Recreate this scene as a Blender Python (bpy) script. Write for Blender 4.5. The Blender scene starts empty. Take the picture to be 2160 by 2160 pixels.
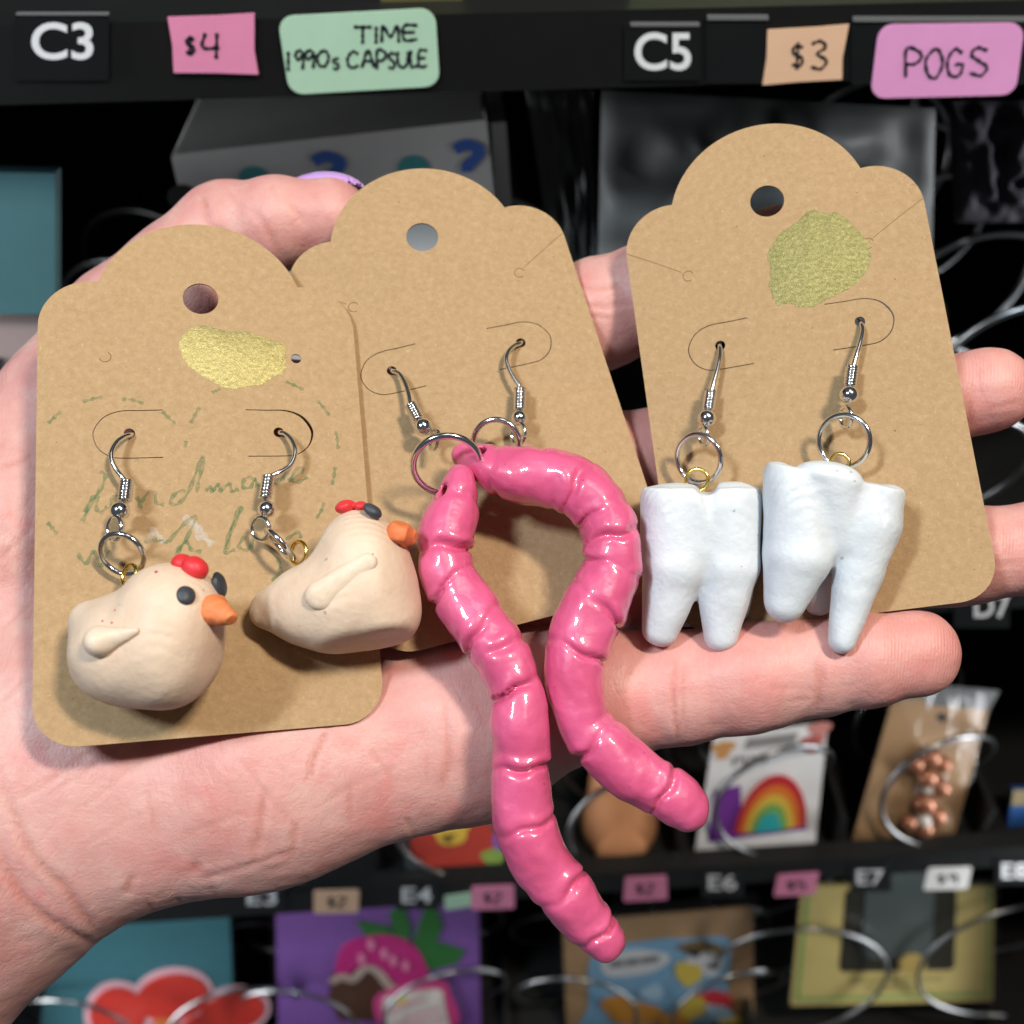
import bpy, math, random
import numpy as np
from mathutils import Vector, Matrix, noise as mnoise

random.seed(7); np.random.seed(7)
sc = bpy.context.scene
COL = sc.collection

# ------------------------------------------------------------------ camera, world, lamps, exposure
PITCH = math.radians(43.0)
HFOV = math.radians(24.8)
FPX = 1080 / math.tan(HFOV)              # focal length in photograph pixels
CAMC = np.array([0.0, 0.0, 150.0])       # camera position, centimetres
CS, CC = math.sin(PITCH), math.cos(PITCH)
cam_d = bpy.data.cameras.new('camera')
cam = bpy.data.objects.new('camera', cam_d); COL.objects.link(cam)
cam.location = CAMC * .01
cam.rotation_euler = (math.pi / 2 - PITCH, 0, 0)
cam_d.sensor_width = 36; cam_d.lens = 18 / math.tan(HFOV)
cam_d.clip_start = .01; cam_d.clip_end = 20
cam_d.dof.use_dof = True; cam_d.dof.focus_distance = .172; cam_d.dof.aperture_fstop = 19.5
sc.camera = cam

w = bpy.data.worlds.new('World'); sc.world = w; w.use_nodes = True
w.node_tree.nodes['Background'].inputs[0].default_value = (.86, .93, 1, 1)
w.node_tree.nodes['Background'].inputs[1].default_value = .075

def c2w(p):
    p = np.asarray(p, float)
    return CAMC + p[..., 0:1] * np.array([1, 0, 0]) + p[..., 1:2] * np.array([0, CS, CC]) + p[..., 2:3] * np.array([0, -CC, CS])

def area(name, loc_cam, aim_cam, sx, sy, power, color):
    d = bpy.data.lights.new(name, 'AREA'); d.shape = 'RECTANGLE'; d.size = sx * .01; d.size_y = sy * .01
    d.energy = power; d.color = color
    o = bpy.data.objects.new(name, d); COL.objects.link(o)
    a = c2w(np.array(loc_cam)) * .01; b = c2w(np.array(aim_cam)) * .01
    o.location = a
    o.rotation_euler = (Vector(b) - Vector(a)).to_track_quat('-Z', 'Y').to_euler()
    return o
area('light_strip_warm', (27, 34, 36), (0, -1, -17.5), 5, 12, 4.9, (1, .88, .74))
area('light_strip_cool', (-30, 24, 36), (0, -1, -17.5), 5, 12, 3.7, (.78, .90, 1))
area('ceiling_lamp', (6, 60, 40), (0, 0, -20), 40, 20, .5, (1, .97, .92))

def shelf_strip(side, power):
    # LED strip inside the machine's door frame, outside the picture, turned on to the shelves
    d = bpy.data.lights.new('shelf_light_strip', 'AREA'); d.shape = 'RECTANGLE'; d.size = .02; d.size_y = .80; d.energy = power; d.color = (.95, .97, 1); d.spread = math.radians(75)
    o = bpy.data.objects.new('shelf_light_strip', d); COL.objects.link(o)
    a = Vector((side * .30, .235 + .02 * side, 1.06)); b = Vector((-side * .04, .37, 1.02)); o.location = a
    o.rotation_euler = (b - a).to_track_quat('-Z', 'Y').to_euler()
shelf_strip(-1, .60); shelf_strip(1, .34)

sc.view_settings.view_transform = 'Standard'; sc.view_settings.look = 'None'
sc.view_settings.exposure = 0.0; sc.view_settings.gamma = 1
sc.render.engine = 'CYCLES'
sc.cycles.use_denoising = True
sc.cycles.max_bounces = 8
sc.cycles.caustics_reflective = False; sc.cycles.caustics_refractive = False
sc.cycles.sample_clamp_indirect = 6

# ------------------------------------------------------------------ coordinate helpers
def px(x, y, d):
    """photograph pixel (2160 frame) at a depth in cm -> camera space cm"""
    return np.array([(x - 1080) / FPX * d, (1080 - y) / FPX * d, -d])
def Z(o, k): return lambda x, y: (o[0] + x * k, o[1] + y * k)
k8, k9, k6 = 800 / 1932, 900 / 1932, 600 / 1932
z1 = Z((1300, 240), k8); z5 = Z((1260, 600), k9); z2 = Z((580, 340), k8); z6 = Z((820, 880), k6)
z3 = Z((40, 460), k8); z7 = Z((960, 1400), k6); zc = Z((40, 1000), k6); zd = Z((480, 1000), k6)
zp = Z((0, 1400), 1160 / 1932); zt = Z((0, 0), 1080 / 1932); zu = Z((1080, 0), 1080 / 1932)
D = Z((0, 0), 2160 / 1932)

def rodr(wv):
    wv = np.array(wv); t = np.linalg.norm(wv); k = wv / t
    K = np.array([[0, -k[2], k[1]], [k[2], 0, -k[0]], [-k[1], k[0], 0]])
    return np.eye(3) + math.sin(t) * K + (1 - math.cos(t)) * K @ K
CARD = [(rodr([-0.322, 0.2787, 0.0749]), np.array([-4.3301, -3.2686, -16.2301])),
        (rodr([-0.2994, 0.1243, 0.2585]), np.array([0.3413, -1.7413, -17.7749])),
        (rodr([-0.1822, -0.1937, 0.1292]), np.array([5.1685, -1.6839, -17.6313]))]
def c_at(c, p, lift=0.0):
    """pixel -> camera space point on card c's plane, lifted towards the viewer"""
    R, t = CARD[c]; n = R[:, 2]; tt = t + n * lift
    d = np.array([(p[0] - 1080) / FPX, (1080 - p[1]) / FPX, -1.0])
    return d * ((n @ tt) / (n @ d))
def c_uv(c, p):
    R, t = CARD[c]; return (R.T @ (c_at(c, p) - t))[:2]
def c_w(c, uv, lift=0.0):
    R, t = CARD[c]; uv = np.atleast_2d(np.asarray(uv, float))
    P = np.c_[uv, np.full(len(uv), lift)] @ R.T + t
    return c2w(P)

# machine frame: u right, w into the machine, h up (cm)
MY = math.radians(4.0)
MO = np.array([0, 26.3, 150.0]); MU = np.array([math.cos(MY), math.sin(MY), 0]); MW = np.array([-math.sin(MY), math.cos(MY), 0]); MH = np.array([0, 0, 1.0])
def m2w(u, w_, h):
    u = np.asarray(u, float); w_ = np.asarray(w_, float); h = np.asarray(h, float)
    u, w_, h = np.broadcast_arrays(u, w_, h)
    return MO + u[..., None] * MU + w_[..., None] * MW + h[..., None] * MH
def mp(p, w_=0.0):
    """pixel -> (u, h) on the machine's plane at depth w"""
    d = c2w(np.array([(p[0] - 1080) / FPX, (1080 - p[1]) / FPX, -1.0])) - CAMC
    O = MO + MW * w_
    s = ((O - CAMC) @ MW) / (d @ MW)
    q = CAMC + d * s - O
    return q @ MU, q @ MH
def mpw(p, w_=0.0):
    u, h = mp(p, w_); return m2w(u, w_, h)

# ------------------------------------------------------------------ object helpers
ORG = {}
def root(name, label, cat, origin, group=None):
    o = bpy.data.objects.new(name, None); COL.objects.link(o)
    o.empty_display_size = .005
    o.location = np.asarray(origin) * .01; ORG[o] = np.asarray(origin, float)
    o['label'] = label; o['category'] = cat
    if group: o['group'] = group
    return o
def add(name, V, F, mat, parent=None, smooth=True, origin=None, label=None, cat=None, group=None, kind=None):
    V = np.asarray(V, float)
    if parent is not None: org = ORG[parent]
    else: org = np.asarray(origin, float) if origin is not None else np.array([V[:, 0].mean(), V[:, 1].mean(), V[:, 2].min()])
    me = bpy.data.meshes.new(name)
    me.from_pydata(((V - org) * .01).tolist(), [], F if isinstance(F, list) else F.tolist())
    me.update()
    if smooth: me.polygons.foreach_set('use_smooth', [True] * len(me.polygons))
    if mat is not None: me.materials.append(mat)
    o = bpy.data.objects.new(name, me); COL.objects.link(o); ORG[o] = org
    if parent is not None: o.parent = parent
    else: o.location = org * .01
    if label: o['label'] = label
    if cat: o['category'] = cat
    if group: o['group'] = group
    if kind: o['kind'] = kind
    return o

def spline(P, n, closed=False):
    P = np.asarray(P, float); m = len(P)
    if closed: Q = np.vstack([P[-1:], P, P[:2]]); segs = m
    else: Q = np.vstack([2 * P[:1] - P[1:2], P, 2 * P[-1:] - P[-2:-1]]); segs = m - 1
    t = np.linspace(0, segs, n, endpoint=not closed); i = np.minimum(t.astype(int), segs - 1); f = (t - i)[:, None]
    a, b, c, d = Q[i], Q[i + 1], Q[i + 2], Q[i + 3]
    return .5 * (2 * b + (c - a) * f + (2 * a - 5 * b + 4 * c - d) * f ** 2 + (3 * b - a - 3 * c + d) * f ** 3)

def tube(P, r, segs=12, closed=False):
    P = np.asarray(P, float); n = len(P); r = np.broadcast_to(np.asarray(r, float), (n,))
    T = (np.roll(P, -1, 0) - np.roll(P, 1, 0)) if closed else np.gradient(P, axis=0)
    T /= np.linalg.norm(T, axis=1)[:, None] + 1e-12
    N = np.zeros_like(P); a = np.array([0, 0, 1.]) if abs(T[0][2]) < .9 else np.array([1., 0, 0])
    v = np.cross(T[0], a); N[0] = v / np.linalg.norm(v)
    for i in range(1, n):
        v = N[i - 1] - T[i] * (N[i - 1] @ T[i]); N[i] = v / (np.linalg.norm(v) + 1e-12)
    if closed:                                   # undo the twist at the seam
        v = N[-1] - T[0] * (N[-1] @ T[0]); v /= np.linalg.norm(v); B0 = np.cross(T[0], N[0])
        ang = math.atan2(v @ B0, v @ N[0]); al = -ang * np.arange(n) / n
        B = np.cross(T, N); N = N * np.cos(al)[:, None] + B * np.sin(al)[:, None]
    B = np.cross(T, N)
    th = np.linspace(0, 2 * math.pi, segs, endpoint=False)
    V = P[:, None] + r[:, None, None] * (N[:, None] * np.cos(th)[None, :, None] + B[:, None] * np.sin(th)[None, :, None])
    V = V.reshape(-1, 3); F = []
    for i in range(n if closed else n - 1):
        j = (i + 1) % n
        for s in range(segs):
            q = (s + 1) % segs; F.append((i * segs + s, i * segs + q, j * segs + q, j * segs + s))
    if not closed:
        F.append(tuple(range(segs))[::-1]); F.append(tuple((n - 1) * segs + s for s in range(segs)))
    return V, F

def boxm(c, ax, ay, az):
    """box from a centre and three half-axis vectors"""
    c = np.asarray(c); V = [c + i * ax + j * ay + k * az for i in (-1, 1) for j in (-1, 1) for k in (-1, 1)]
    F = [(0, 1, 3, 2), (4, 6, 7, 5), (0, 4, 5, 1), (2, 3, 7, 6), (0, 2, 6, 4), (1, 5, 7, 3)]
    return np.array(V), F
def mbox(u0, u1, w0, w1, h0, h1):
    return boxm(m2w((u0 + u1) / 2, (w0 + w1) / 2, (h0 + h1) / 2), MU * (u1 - u0) / 2, MW * (w1 - w0) / 2, MH * (h1 - h0) / 2)
def prism(front, back):
    n = len(front); V = np.vstack([front, back])
    F = [tuple(range(n)), tuple(range(2 * n - 1, n - 1, -1))] + [(i, n + i, n + (i + 1) % n, (i + 1) % n) for i in range(n)]
    return V, F
def merge(parts):
    V = []; F = []; k = 0
    for v, f in parts:
        V.append(v); F += [tuple(i + k for i in q) for q in f]; k += len(v)
    return np.vstack(V), F

def rq(r, n=5):
    """rounded unit square outline, corner radii (rs, rt)"""
    rs, rt = r; out = []
    for cx, cy, a0 in ((1 - rs, 1 - rt, 0), (rs, 1 - rt, 90), (rs, rt, 180), (1 - rs, rt, 270)):
        for k in range(n + 1):
            a = math.radians(a0 + 90 * k / n); out.append((cx + rs * math.cos(a), cy + rt * math.sin(a)))
    return np.array(out)
def quadmap(q):
    bl, br, tr, tl = [np.asarray(p, float) for p in q]
    nrm = np.cross(br - bl, tl - bl); nrm /= np.linalg.norm(nrm)
    def f(st, lift=0.0):
        st = np.atleast_2d(st); s, t = st[:, :1], st[:, 1:]
        return (bl * (1 - s) + br * s) * (1 - t) + (tl * (1 - s) + tr * s) * t + nrm * lift
    f.n = nrm; return f
# ------------------------------------------------------------------ signed distance modelling
def smin(a, b, k):
    h = np.clip(.5 + .5 * (b - a) / k, 0, 1)
    return b + (a - b) * h - k * h * (1 - h)
def smax(a, b, k): return -smin(-a, -b, k)
def cone(P, a, b, ra, rb, sz=1.0):
    a = np.asarray(a, float); b = np.asarray(b, float)
    S = np.array([1, 1, 1 / sz]); A = a * S; Bv = b * S - A; Q = P * S - A
    t = np.clip(Q @ Bv / (Bv @ Bv + 1e-12), 0, 1)
    return (np.linalg.norm(Q - t[:, None] * Bv, axis=1) - (ra + (rb - ra) * t)) * min(1, sz)
def rcone(P, a, b, r1, r2, sz=1.0):
    """true round cone (no kink where the end spheres meet the sides)"""
    S = np.array([1, 1, 1 / sz]); a = np.asarray(a, float) * S; ba = np.asarray(b, float) * S - a; pa = P * S - a
    l2 = ba @ ba; rr = r1 - r2; a2 = l2 - rr * rr; y = pa @ ba; z = y - l2
    x2 = ((pa * l2 - ba * y[:, None]) ** 2).sum(1); y2 = y * y * l2; z2 = z * z * l2; k = np.sign(rr) * rr * rr * x2
    d = (np.sqrt(x2 * a2 / l2) + y * rr) / l2 - r1
    d = np.where(np.sign(y) * a2 * y2 < k, np.sqrt(x2 + y2) / l2 - r1, d)
    return np.where(np.sign(z) * a2 * z2 > k, np.sqrt(x2 + z2) / l2 - r2, d) * min(1, sz)
def ell(P, c, r, R=None):
    Q = P - np.asarray(c)
    if R is not None: Q = Q @ R
    r = np.asarray(r, float); k0 = np.linalg.norm(Q / r, axis=1); k1 = np.linalg.norm(Q / r ** 2, axis=1)
    return k0 * (k0 - 1) / (k1 + 1e-9)
def rz(deg):
    a = math.radians(deg); return np.array([[math.cos(a), -math.sin(a), 0], [math.sin(a), math.cos(a), 0], [0, 0, 1]])
def ry(deg):
    a = math.radians(deg); return np.array([[math.cos(a), 0, math.sin(a)], [0, 1, 0], [-math.sin(a), 0, math.cos(a)]])
def rx(deg):
    a = math.radians(deg); return np.array([[1, 0, 0], [0, math.cos(a), -math.sin(a)], [0, math.sin(a), math.cos(a)]])

def nets(f, lo, hi, h, sub=1, iters=2):
    """surface nets of f(points)=0 in a box, then subdivided and pulled back on the surface"""
    lo = np.asarray(lo, float); hi = np.asarray(hi, float); n = np.ceil((hi - lo) / h).astype(int) + 1
    ax = [lo[i] + h * np.arange(n[i]) for i in range(3)]
    G = np.empty(n)
    for i in range(n[0]):
        Y, Zz = np.meshgrid(ax[1], ax[2], indexing='ij')
        G[i] = f(np.c_[np.full(Y.size, ax[0][i]), Y.ravel(), Zz.ravel()]).reshape(n[1], n[2])
    S = G < 0
    m = tuple(n - 1); cnt = np.zeros(m); acc = np.zeros(m + (3,))
    cor = [(a, b, c) for a in (0, 1) for b in (0, 1) for c in (0, 1)]
    def sl(A, o): return A[o[0]:o[0] + m[0], o[1]:o[1] + m[1], o[2]:o[2] + m[2]]
    for o in cor:
        for d in range(3):
            if o[d]: continue
            q = list(o); q[d] = 1
            a, b = sl(G, o), sl(G, q); x = sl(S, o) != sl(S, q)
            t = np.where(x, a / np.where(x, a - b, 1), 0)
            cnt += x
            for e in range(3): acc[..., e] += x * (o[e] + (t if e == d else 0))
    act = cnt > 0; idx = np.full(m, -1); idx[act] = np.arange(act.sum())
    ii = np.argwhere(act); V = lo + h * (ii + acc[act] / cnt[act][:, None])
    Fs = []
    for d in range(3):
        a, b = [(1, 2), (2, 0), (0, 1)][d]
        sA = [slice(1, -1)] * 3; sB = [slice(1, -1)] * 3
        sA[d] = slice(0, n[d] - 1); sB[d] = slice(1, n[d])
        x = S[tuple(sA)] != S[tuple(sB)]; w0 = np.argwhere(x); inside = S[tuple(sA)][x]
        off = np.ones(3, int); off[d] = 0; base = w0 + off
        def cell(da, db):
            q = base.copy(); q[:, a] += da; q[:, b] += db; return idx[q[:, 0], q[:, 1], q[:, 2]]
        quad = np.c_[cell(-1, -1), cell(0, -1), cell(0, 0), cell(-1, 0)]
        quad[~inside] = quad[~inside][:, ::-1]; Fs.append(quad)
    F = np.vstack(Fs); F = F[(F >= 0).all(1)]
    def proj(V):
        out = V.copy()
        for s in range(0, len(V), 60000):
            v = out[s:s + 60000]
            for _ in range(iters):
                e = h * .2; g = np.stack([f(v + np.eye(3)[k] * e) - f(v - np.eye(3)[k] * e) for k in range(3)], 1)
                g /= np.linalg.norm(g, axis=1)[:, None] + 1e-9
                v = v - np.clip(f(v), -h, h)[:, None] * g
            out[s:s + 60000] = v
        return out
    V = proj(V)
    for _ in range(sub):
        nv = len(V); E = np.sort(np.stack([F, np.roll(F, -1, 1)], 2).reshape(-1, 2), 1)
        U, inv = np.unique(E[:, 0] * nv + E[:, 1], return_inverse=True)
        em = (V[U // nv] + V[U % nv]) / 2; fc = V[F].mean(1); inv = inv.reshape(-1, 4) + nv; ci = nv + len(U) + np.arange(len(F))
        V = np.vstack([V, em, fc])
        F = np.vstack([np.stack([F[:, k], inv[:, k], ci, inv[:, k - 1]], 1) for k in range(4)])
        V = proj(V)
    return V, F
def jitter(V, amp, scale, seed=0.0):
    """low, lumpy hand-made unevenness along the normal-ish direction"""
    c = V.mean(0); out = V.copy()
    for i, v in enumerate(V):
        nv = mnoise.noise_vector(Vector((v[0] * scale + seed, v[1] * scale, v[2] * scale)))
        out[i] += amp * np.array(nv)
    return out

# ------------------------------------------------------------------ materials
def mat(name, color=(.5, .5, .5), rough=.5, metal=0, **kw):
    m = bpy.data.materials.new(name); m.use_nodes = True
    b = m.node_tree.nodes['Principled BSDF']
    b.inputs['Base Color'].default_value = (*color, 1); b.inputs['Roughness'].default_value = rough; b.inputs['Metallic'].default_value = metal
    for k, v in kw.items(): b.inputs[k.replace('_', ' ')].default_value = v
    return m
class NT:
    def __init__(s, m): s.m = m; s.t = m.node_tree; s.b = s.t.nodes['Principled BSDF']
    def n(s, typ, **kw):
        o = s.t.nodes.new(typ)
        for k, v in kw.items():
            if hasattr(o, k) and not k.startswith('i_'): setattr(o, k, v)
            elif k.startswith('i_'): o.inputs[k[2:].replace('_', ' ')].default_value = v
        return o
    def l(s, a, b): s.t.links.new(a, b)
    def coord(s, scale=(1, 1, 1), rot=(0, 0, 0)):
        c = s.n('ShaderNodeTexCoord'); mp_ = s.n('ShaderNodeMapping'); mp_.inputs['Scale'].default_value = scale; mp_.inputs['Rotation'].default_value = rot
        s.l(c.outputs['Object'], mp_.inputs['Vector']); return mp_.outputs[0]
    def noise(s, vec, scale, detail=3, rough=.5, dist=0):
        o = s.n('ShaderNodeTexNoise', i_Scale=scale, i_Detail=detail, i_Roughness=rough, i_Distortion=dist); s.l(vec, o.inputs['Vector']); return o.outputs['Fac']
    def ramp(s, fac, stops):
        r = s.n('ShaderNodeValToRGB'); e = r.color_ramp.elements
        while len(e) < len(stops): e.new(.5)
        for q, (p, c) in zip(e, stops): q.position = p; q.color = (*c, 1) if len(c) == 3 else c
        s.l(fac, r.inputs[0]); return r.outputs[0]
    def mix(s, fac, a, b, mode='MIX'):
        o = s.n('ShaderNodeMix', data_type='RGBA', blend_type=mode)
        for v, sock in ((fac, o.inputs[0]), (a, o.inputs[6]), (b, o.inputs[7])):
            if hasattr(v, 'is_linked') or isinstance(v, bpy.types.NodeSocket): s.l(v, sock)
            else: sock.default_value = v if not isinstance(v, tuple) else ((*v, 1) if len(v) == 3 else v)
        return o.outputs[2]
    def math(s, op, a, b=None):
        o = s.n('ShaderNodeMath', operation=op)
        for v, sock in ((a, o.inputs[0]), (b, o.inputs[1])):
            if v is None: continue
            if isinstance(v, bpy.types.NodeSocket): s.l(v, sock)
            else: sock.default_value = v
        return o.outputs[0]
    def bump(s, h, strength, dist, prev=None):
        o = s.n('ShaderNodeBump', i_Strength=strength, i_Distance=dist); s.l(h, o.inputs['Height'])
        if prev is not None: s.l(prev, o.inputs['Normal'])
        return o.outputs[0]
    def color(s, c): s.l(c, s.b.inputs['Base Color'])
    def normal(s, n_): s.l(n_, s.b.inputs['Normal'])

M = {}
# kraft board: pulp mottling, pale and dark fibres, soft tooth
def kraft(name, rotz, tint=1.0):
    m = mat(name, rough=.88); t = NT(m); m.node_tree.nodes['Principled BSDF'].inputs['Specular IOR Level'].default_value = .25
    v = t.coord(rot=(0, 0, rotz)); vf = t.coord((1, .18, 1), (.3, 0, rotz + .25)); vg = t.coord((.2, 1, 1), (.3, 0, rotz - .4))
    base = t.ramp(t.noise(v, 900, 6, .7), [(.3, (.335 * tint, .217 * tint, .112 * tint)), (.55, (.400 * tint, .268 * tint, .144 * tint)), (.75, (.465 * tint, .322 * tint, .180 * tint))])
    big = t.noise(v, 55, 3); base = t.mix(t.math('MULTIPLY', big, .35), base, (.46 * tint, .30 * tint, .15 * tint))
    f1 = t.ramp(t.noise(vf, 2600, 2, .5, 1.5), [(.66, (0, 0, 0)), (.74, (1, 1, 1))]); base = t.mix(t.math('MULTIPLY', f1, .38), base, (.68, .52, .31))
    f2 = t.ramp(t.noise(vg, 2100, 2, .5, 1.5), [(.64, (0, 0, 0)), (.72, (1, 1, 1))]); base = t.mix(t.math('MULTIPLY', f2, .34), base, (.25, .145, .062))
    sp = t.ramp(t.noise(v, 1500, 1, .4), [(.79, (0, 0, 0)), (.84, (1, 1, 1))]); base = t.mix(sp, base, (.16, .09, .04))
    t.color(base); t.normal(t.bump(t.noise(v, 2200, 4, .6), .25, .0004)); return m
M['kraft0'] = kraft('kraft_board', 0.1); M['kraft1'] = kraft('kraft_board_b', .5, .97); M['kraft2'] = kraft('kraft_board_c', .2, .97)
# gold paint
def gold_paint(name, a, b):
    m = mat(name, rough=.5, metal=.6); t = NT(m); v = t.coord()
    t.color(t.ramp(t.noise(v, 1500, 5, .7), [(.25, a), (.7, b)]))
    t.normal(t.bump(t.noise(v, 1500, 5, .7, .8), .48, .0005)); return m
M['gold_paint'] = gold_paint('gold_paint', (.36, .29, .10), (.54, .46, .19))
M['gold_paint_green'] = gold_paint('gold_paint_dull', (.20, .18, .062), (.32, .295, .115))
# metals
M['steel'] = mat('polished_steel', (.80, .81, .82), .13, 1)
M['brass'] = mat('brass_wire', (.86, .62, .16), .2, 1)
M['coil'] = mat('chromed_coil', (.30, .305, .31), .30, 1)
# clay
def clay(name, cols, rough=.6, bump=.25, prints=True, spec=None, sss=.05, scale=1):
    m = mat(name, rough=rough); t = NT(m); v = t.coord(); b = t.b
    c = t.ramp(t.noise(v, 130 * scale, 4, .55), [(.3, cols[0]), (.65, cols[1])])
    dirt = t.ramp(t.noise(v, 420, 5, .7), [(.66, (0, 0, 0)), (.80, (1, 1, 1))]); c = t.mix(t.math('MULTIPLY', dirt, .35), c, tuple(.55 * x for x in cols[0]))
    specks = t.ramp(t.noise(v, 900, 1, .3), [(.78, (0, 0, 0)), (.81, (1, 1, 1))]); c = t.mix(t.math('MULTIPLY', specks, .5), c, tuple(.3 * x for x in cols[0]))
    t.color(c)
    b.inputs['Subsurface Weight'].default_value = sss; b.inputs['Subsurface Scale'].default_value = .002; b.inputs['Subsurface Radius'].default_value = (1, .8, .6)
    h = t.noise(v, 1100, 4, .6)
    nn = t.bump(h, bump, .0003)
    nn = t.bump(t.noise(v, 230, 3, .5), .5, .0006, nn)
    if prints:
        wv = t.n('ShaderNodeTexWave', i_Scale=330.0, i_Distortion=3.2, i_Detail=2.0, i_Detail_Scale=.35); wv.inputs['Phase Offset'].default_value = 1.3
        rot = t.coord((.45, 1, .6), (.3, .2, 1.35)); t.l(rot, wv.inputs['Vector'])
        mask = t.ramp(t.noise(v, 95, 2, .5), [(.46, (0, 0, 0)), (.62, (1, 1, 1))])
        nn = t.bump(t.math('MULTIPLY', wv.outputs['Fac'], mask), .22, .0003, nn)
    t.normal(nn); return m
M['hen'] = clay('cream_clay', ((.62, .455, .33), (.70, .545, .41)), .55)
M['wing'] = clay('pale_clay', ((.64, .50, .37), (.72, .58, .45)), .48, prints=False)
M['red'] = clay('red_clay', ((.62, .02, .03), (.72, .035, .045)), .5, prints=False)
M['orange'] = clay('orange_clay', ((.66, .165, .05), (.74, .25, .085)), .6, .5, prints=False)
M['eye'] = clay('charcoal_clay', ((.022, .027, .035), (.045, .052, .065)), .5, .4, prints=False)
M['tooth'] = clay('white_clay', ((.58, .625, .66), (.655, .695, .73)), .5, .3)
m = mat('speck_pigment', (.5, .03, .04), .6); M['speck'] = m
m = clay('pink_glazed_clay', ((.59, .078, .188), (.68, .108, .248)), .42, .12, prints=False, sss=.08)
m.node_tree.nodes['Principled BSDF'].inputs['Coat Weight'].default_value = 1; m.node_tree.nodes['Principled BSDF'].inputs['Coat Roughness'].default_value = .04
M['worm'] = m
# skin
def skin():
    m = mat('skin', rough=.46); t = NT(m); v = t.coord(); b = t.b
    at = t.n('ShaderNodeAttribute', attribute_name='tone'); sep = t.n('ShaderNodeSeparateColor'); t.l(at.outputs['Color'], sep.inputs[0])
    red, cr = sep.outputs[0], sep.outputs[1]
    base = t.ramp(t.noise(v, 70, 4, .6), [(.3, (.56, .258, .232)), (.5, (.61, .328, .296)), (.7, (.65, .405, .362))])
    pal = t.ramp(t.noise(v, 160, 5, .65), [(.52, (0, 0, 0)), (.68, (1, 1, 1))]); base = t.mix(t.math('MULTIPLY', pal, .4), base, (.67, .47, .41))
    blot = t.ramp(t.noise(v, 110, 3, .5, .5), [(.56, (0, 0, 0)), (.72, (1, 1, 1))]); base = t.mix(t.math('MULTIPLY', blot, .55), base, (.62, .215, .205))
    v2 = t.coord((1, .45, 1), (0, 0, .45)); vn = t.n('ShaderNodeVectorMath', operation='ADD'); nz = t.n('ShaderNodeTexNoise', i_Scale=120.0, i_Detail=3.0); t.l(v2, nz.inputs['Vector'])
    sc3 = t.n('ShaderNodeVectorMath', operation='SCALE'); sc3.inputs['Scale'].default_value = .006; t.l(nz.outputs['Color'], sc3.inputs[0]); t.l(v2, vn.inputs[0]); t.l(sc3.outputs[0], vn.inputs[1])
    vl = t.n('ShaderNodeTexVoronoi', feature='DISTANCE_TO_EDGE', i_Scale=150.0); t.l(vn.outputs[0], vl.inputs['Vector'])
    line = t.ramp(vl.outputs['Distance'], [(.0, (1, 1, 1)), (.05, (0, 0, 0))]); lm = t.ramp(t.noise(v, 90, 3, .5), [(.42, (0, 0, 0)), (.62, (1, 1, 1))]); line = t.math('MULTIPLY', line, lm)
    base = t.mix(t.math('MULTIPLY', line, .09), base, (.55, .22, .17))
    base = t.mix(red, base, (.66, .235, .20)); base = t.mix(cr, base, (.47, .16, .11))
    t.color(base)
    b.inputs['Subsurface Weight'].default_value = .22; b.inputs['Subsurface Scale'].default_value = .0045; b.inputs['Subsurface Radius'].default_value = (1, .32, .18)
    b.inputs['Specular IOR Level'].default_value = .42
    vr = t.coord((1, .22, 1), (0, 0, .35)); vs = t.coord((.25, 1, 1), (0, 0, .5))
    h = t.math('ADD', t.noise(vr, 2300, 3, .6, .8), t.math('MULTIPLY', t.noise(vs, 1500, 3, .6, .8), .7))
    nn = t.bump(h, .34, .0003)
    nn = t.bump(t.math('MULTIPLY', line, -1), .12, .0003, nn)
    vo = t.n('ShaderNodeTexVoronoi', feature='DISTANCE_TO_EDGE', i_Scale=620.0); t.l(vr, vo.inputs['Vector'])
    nn = t.bump(t.math('MINIMUM', vo.outputs['Distance'], .15), .12, .001, nn)
    nn = t.bump(t.noise(v, 260, 3, .5), .22, .0006, nn)
    wv = t.n('ShaderNodeTexWave', i_Scale=600.0, i_Distortion=5.0, i_Detail=1.0, i_Detail_Scale=.12); t.l(t.coord((1, .55, 1), (0, 0, .25)), wv.inputs['Vector'])
    nn = t.bump(t.math('MULTIPLY', wv.outputs['Fac'], sep.outputs[2]), .15, .0003, nn)
    t.normal(nn); return m
M['skin'] = skin()
M['nail'] = mat('lavender_nail_varnish', (.56, .33, .72), .16, Coat_Weight=.6)
# machine and goods
def plast(name, col, rough=.4, var=.25, sc_=60, **kw):
    m = mat(name, col, rough, **kw); t = NT(m); v = t.coord()
    t.color(t.mix(t.noise(v, sc_, 4, .6), tuple(c * (1 - var) for c in col), tuple(min(1, c * (1 + var)) for c in col)))
    t.normal(t.bump(t.noise(v, sc_ * 6, 3), .1, .0004)); return m
M['black'] = plast('black_plastic', (.0055, .006, .006), .42)
M['black2'] = plast('black_label_plate', (.008, .009, .0095), .3)
M['blackm'] = plast('black_painted_steel', (.0045, .0048, .005), .5)
M['white'] = plast('white_lettering', (.80, .82, .84), .4, .05)
M['ink'] = mat('marker_ink', (.012, .012, .018), .5)
P_ = lambda n, c, r=.55, v=.08, s=120: plast(n, c, r, v, s)
M['s_pink'] = P_('pink_paper', (.80, .27, .45)); M['s_mint'] = P_('mint_paper', (.45, .68, .50)); M['s_peach'] = P_('peach_paper', (.80, .52, .34)); M['s_orchid'] = P_('orchid_paper', (.80, .35, .66)); M['s_white'] = P_('white_paper', (.75, .75, .73))
M['clear'] = mat('clear_plastic_edge', (.16, .165, .17), .12)

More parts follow.
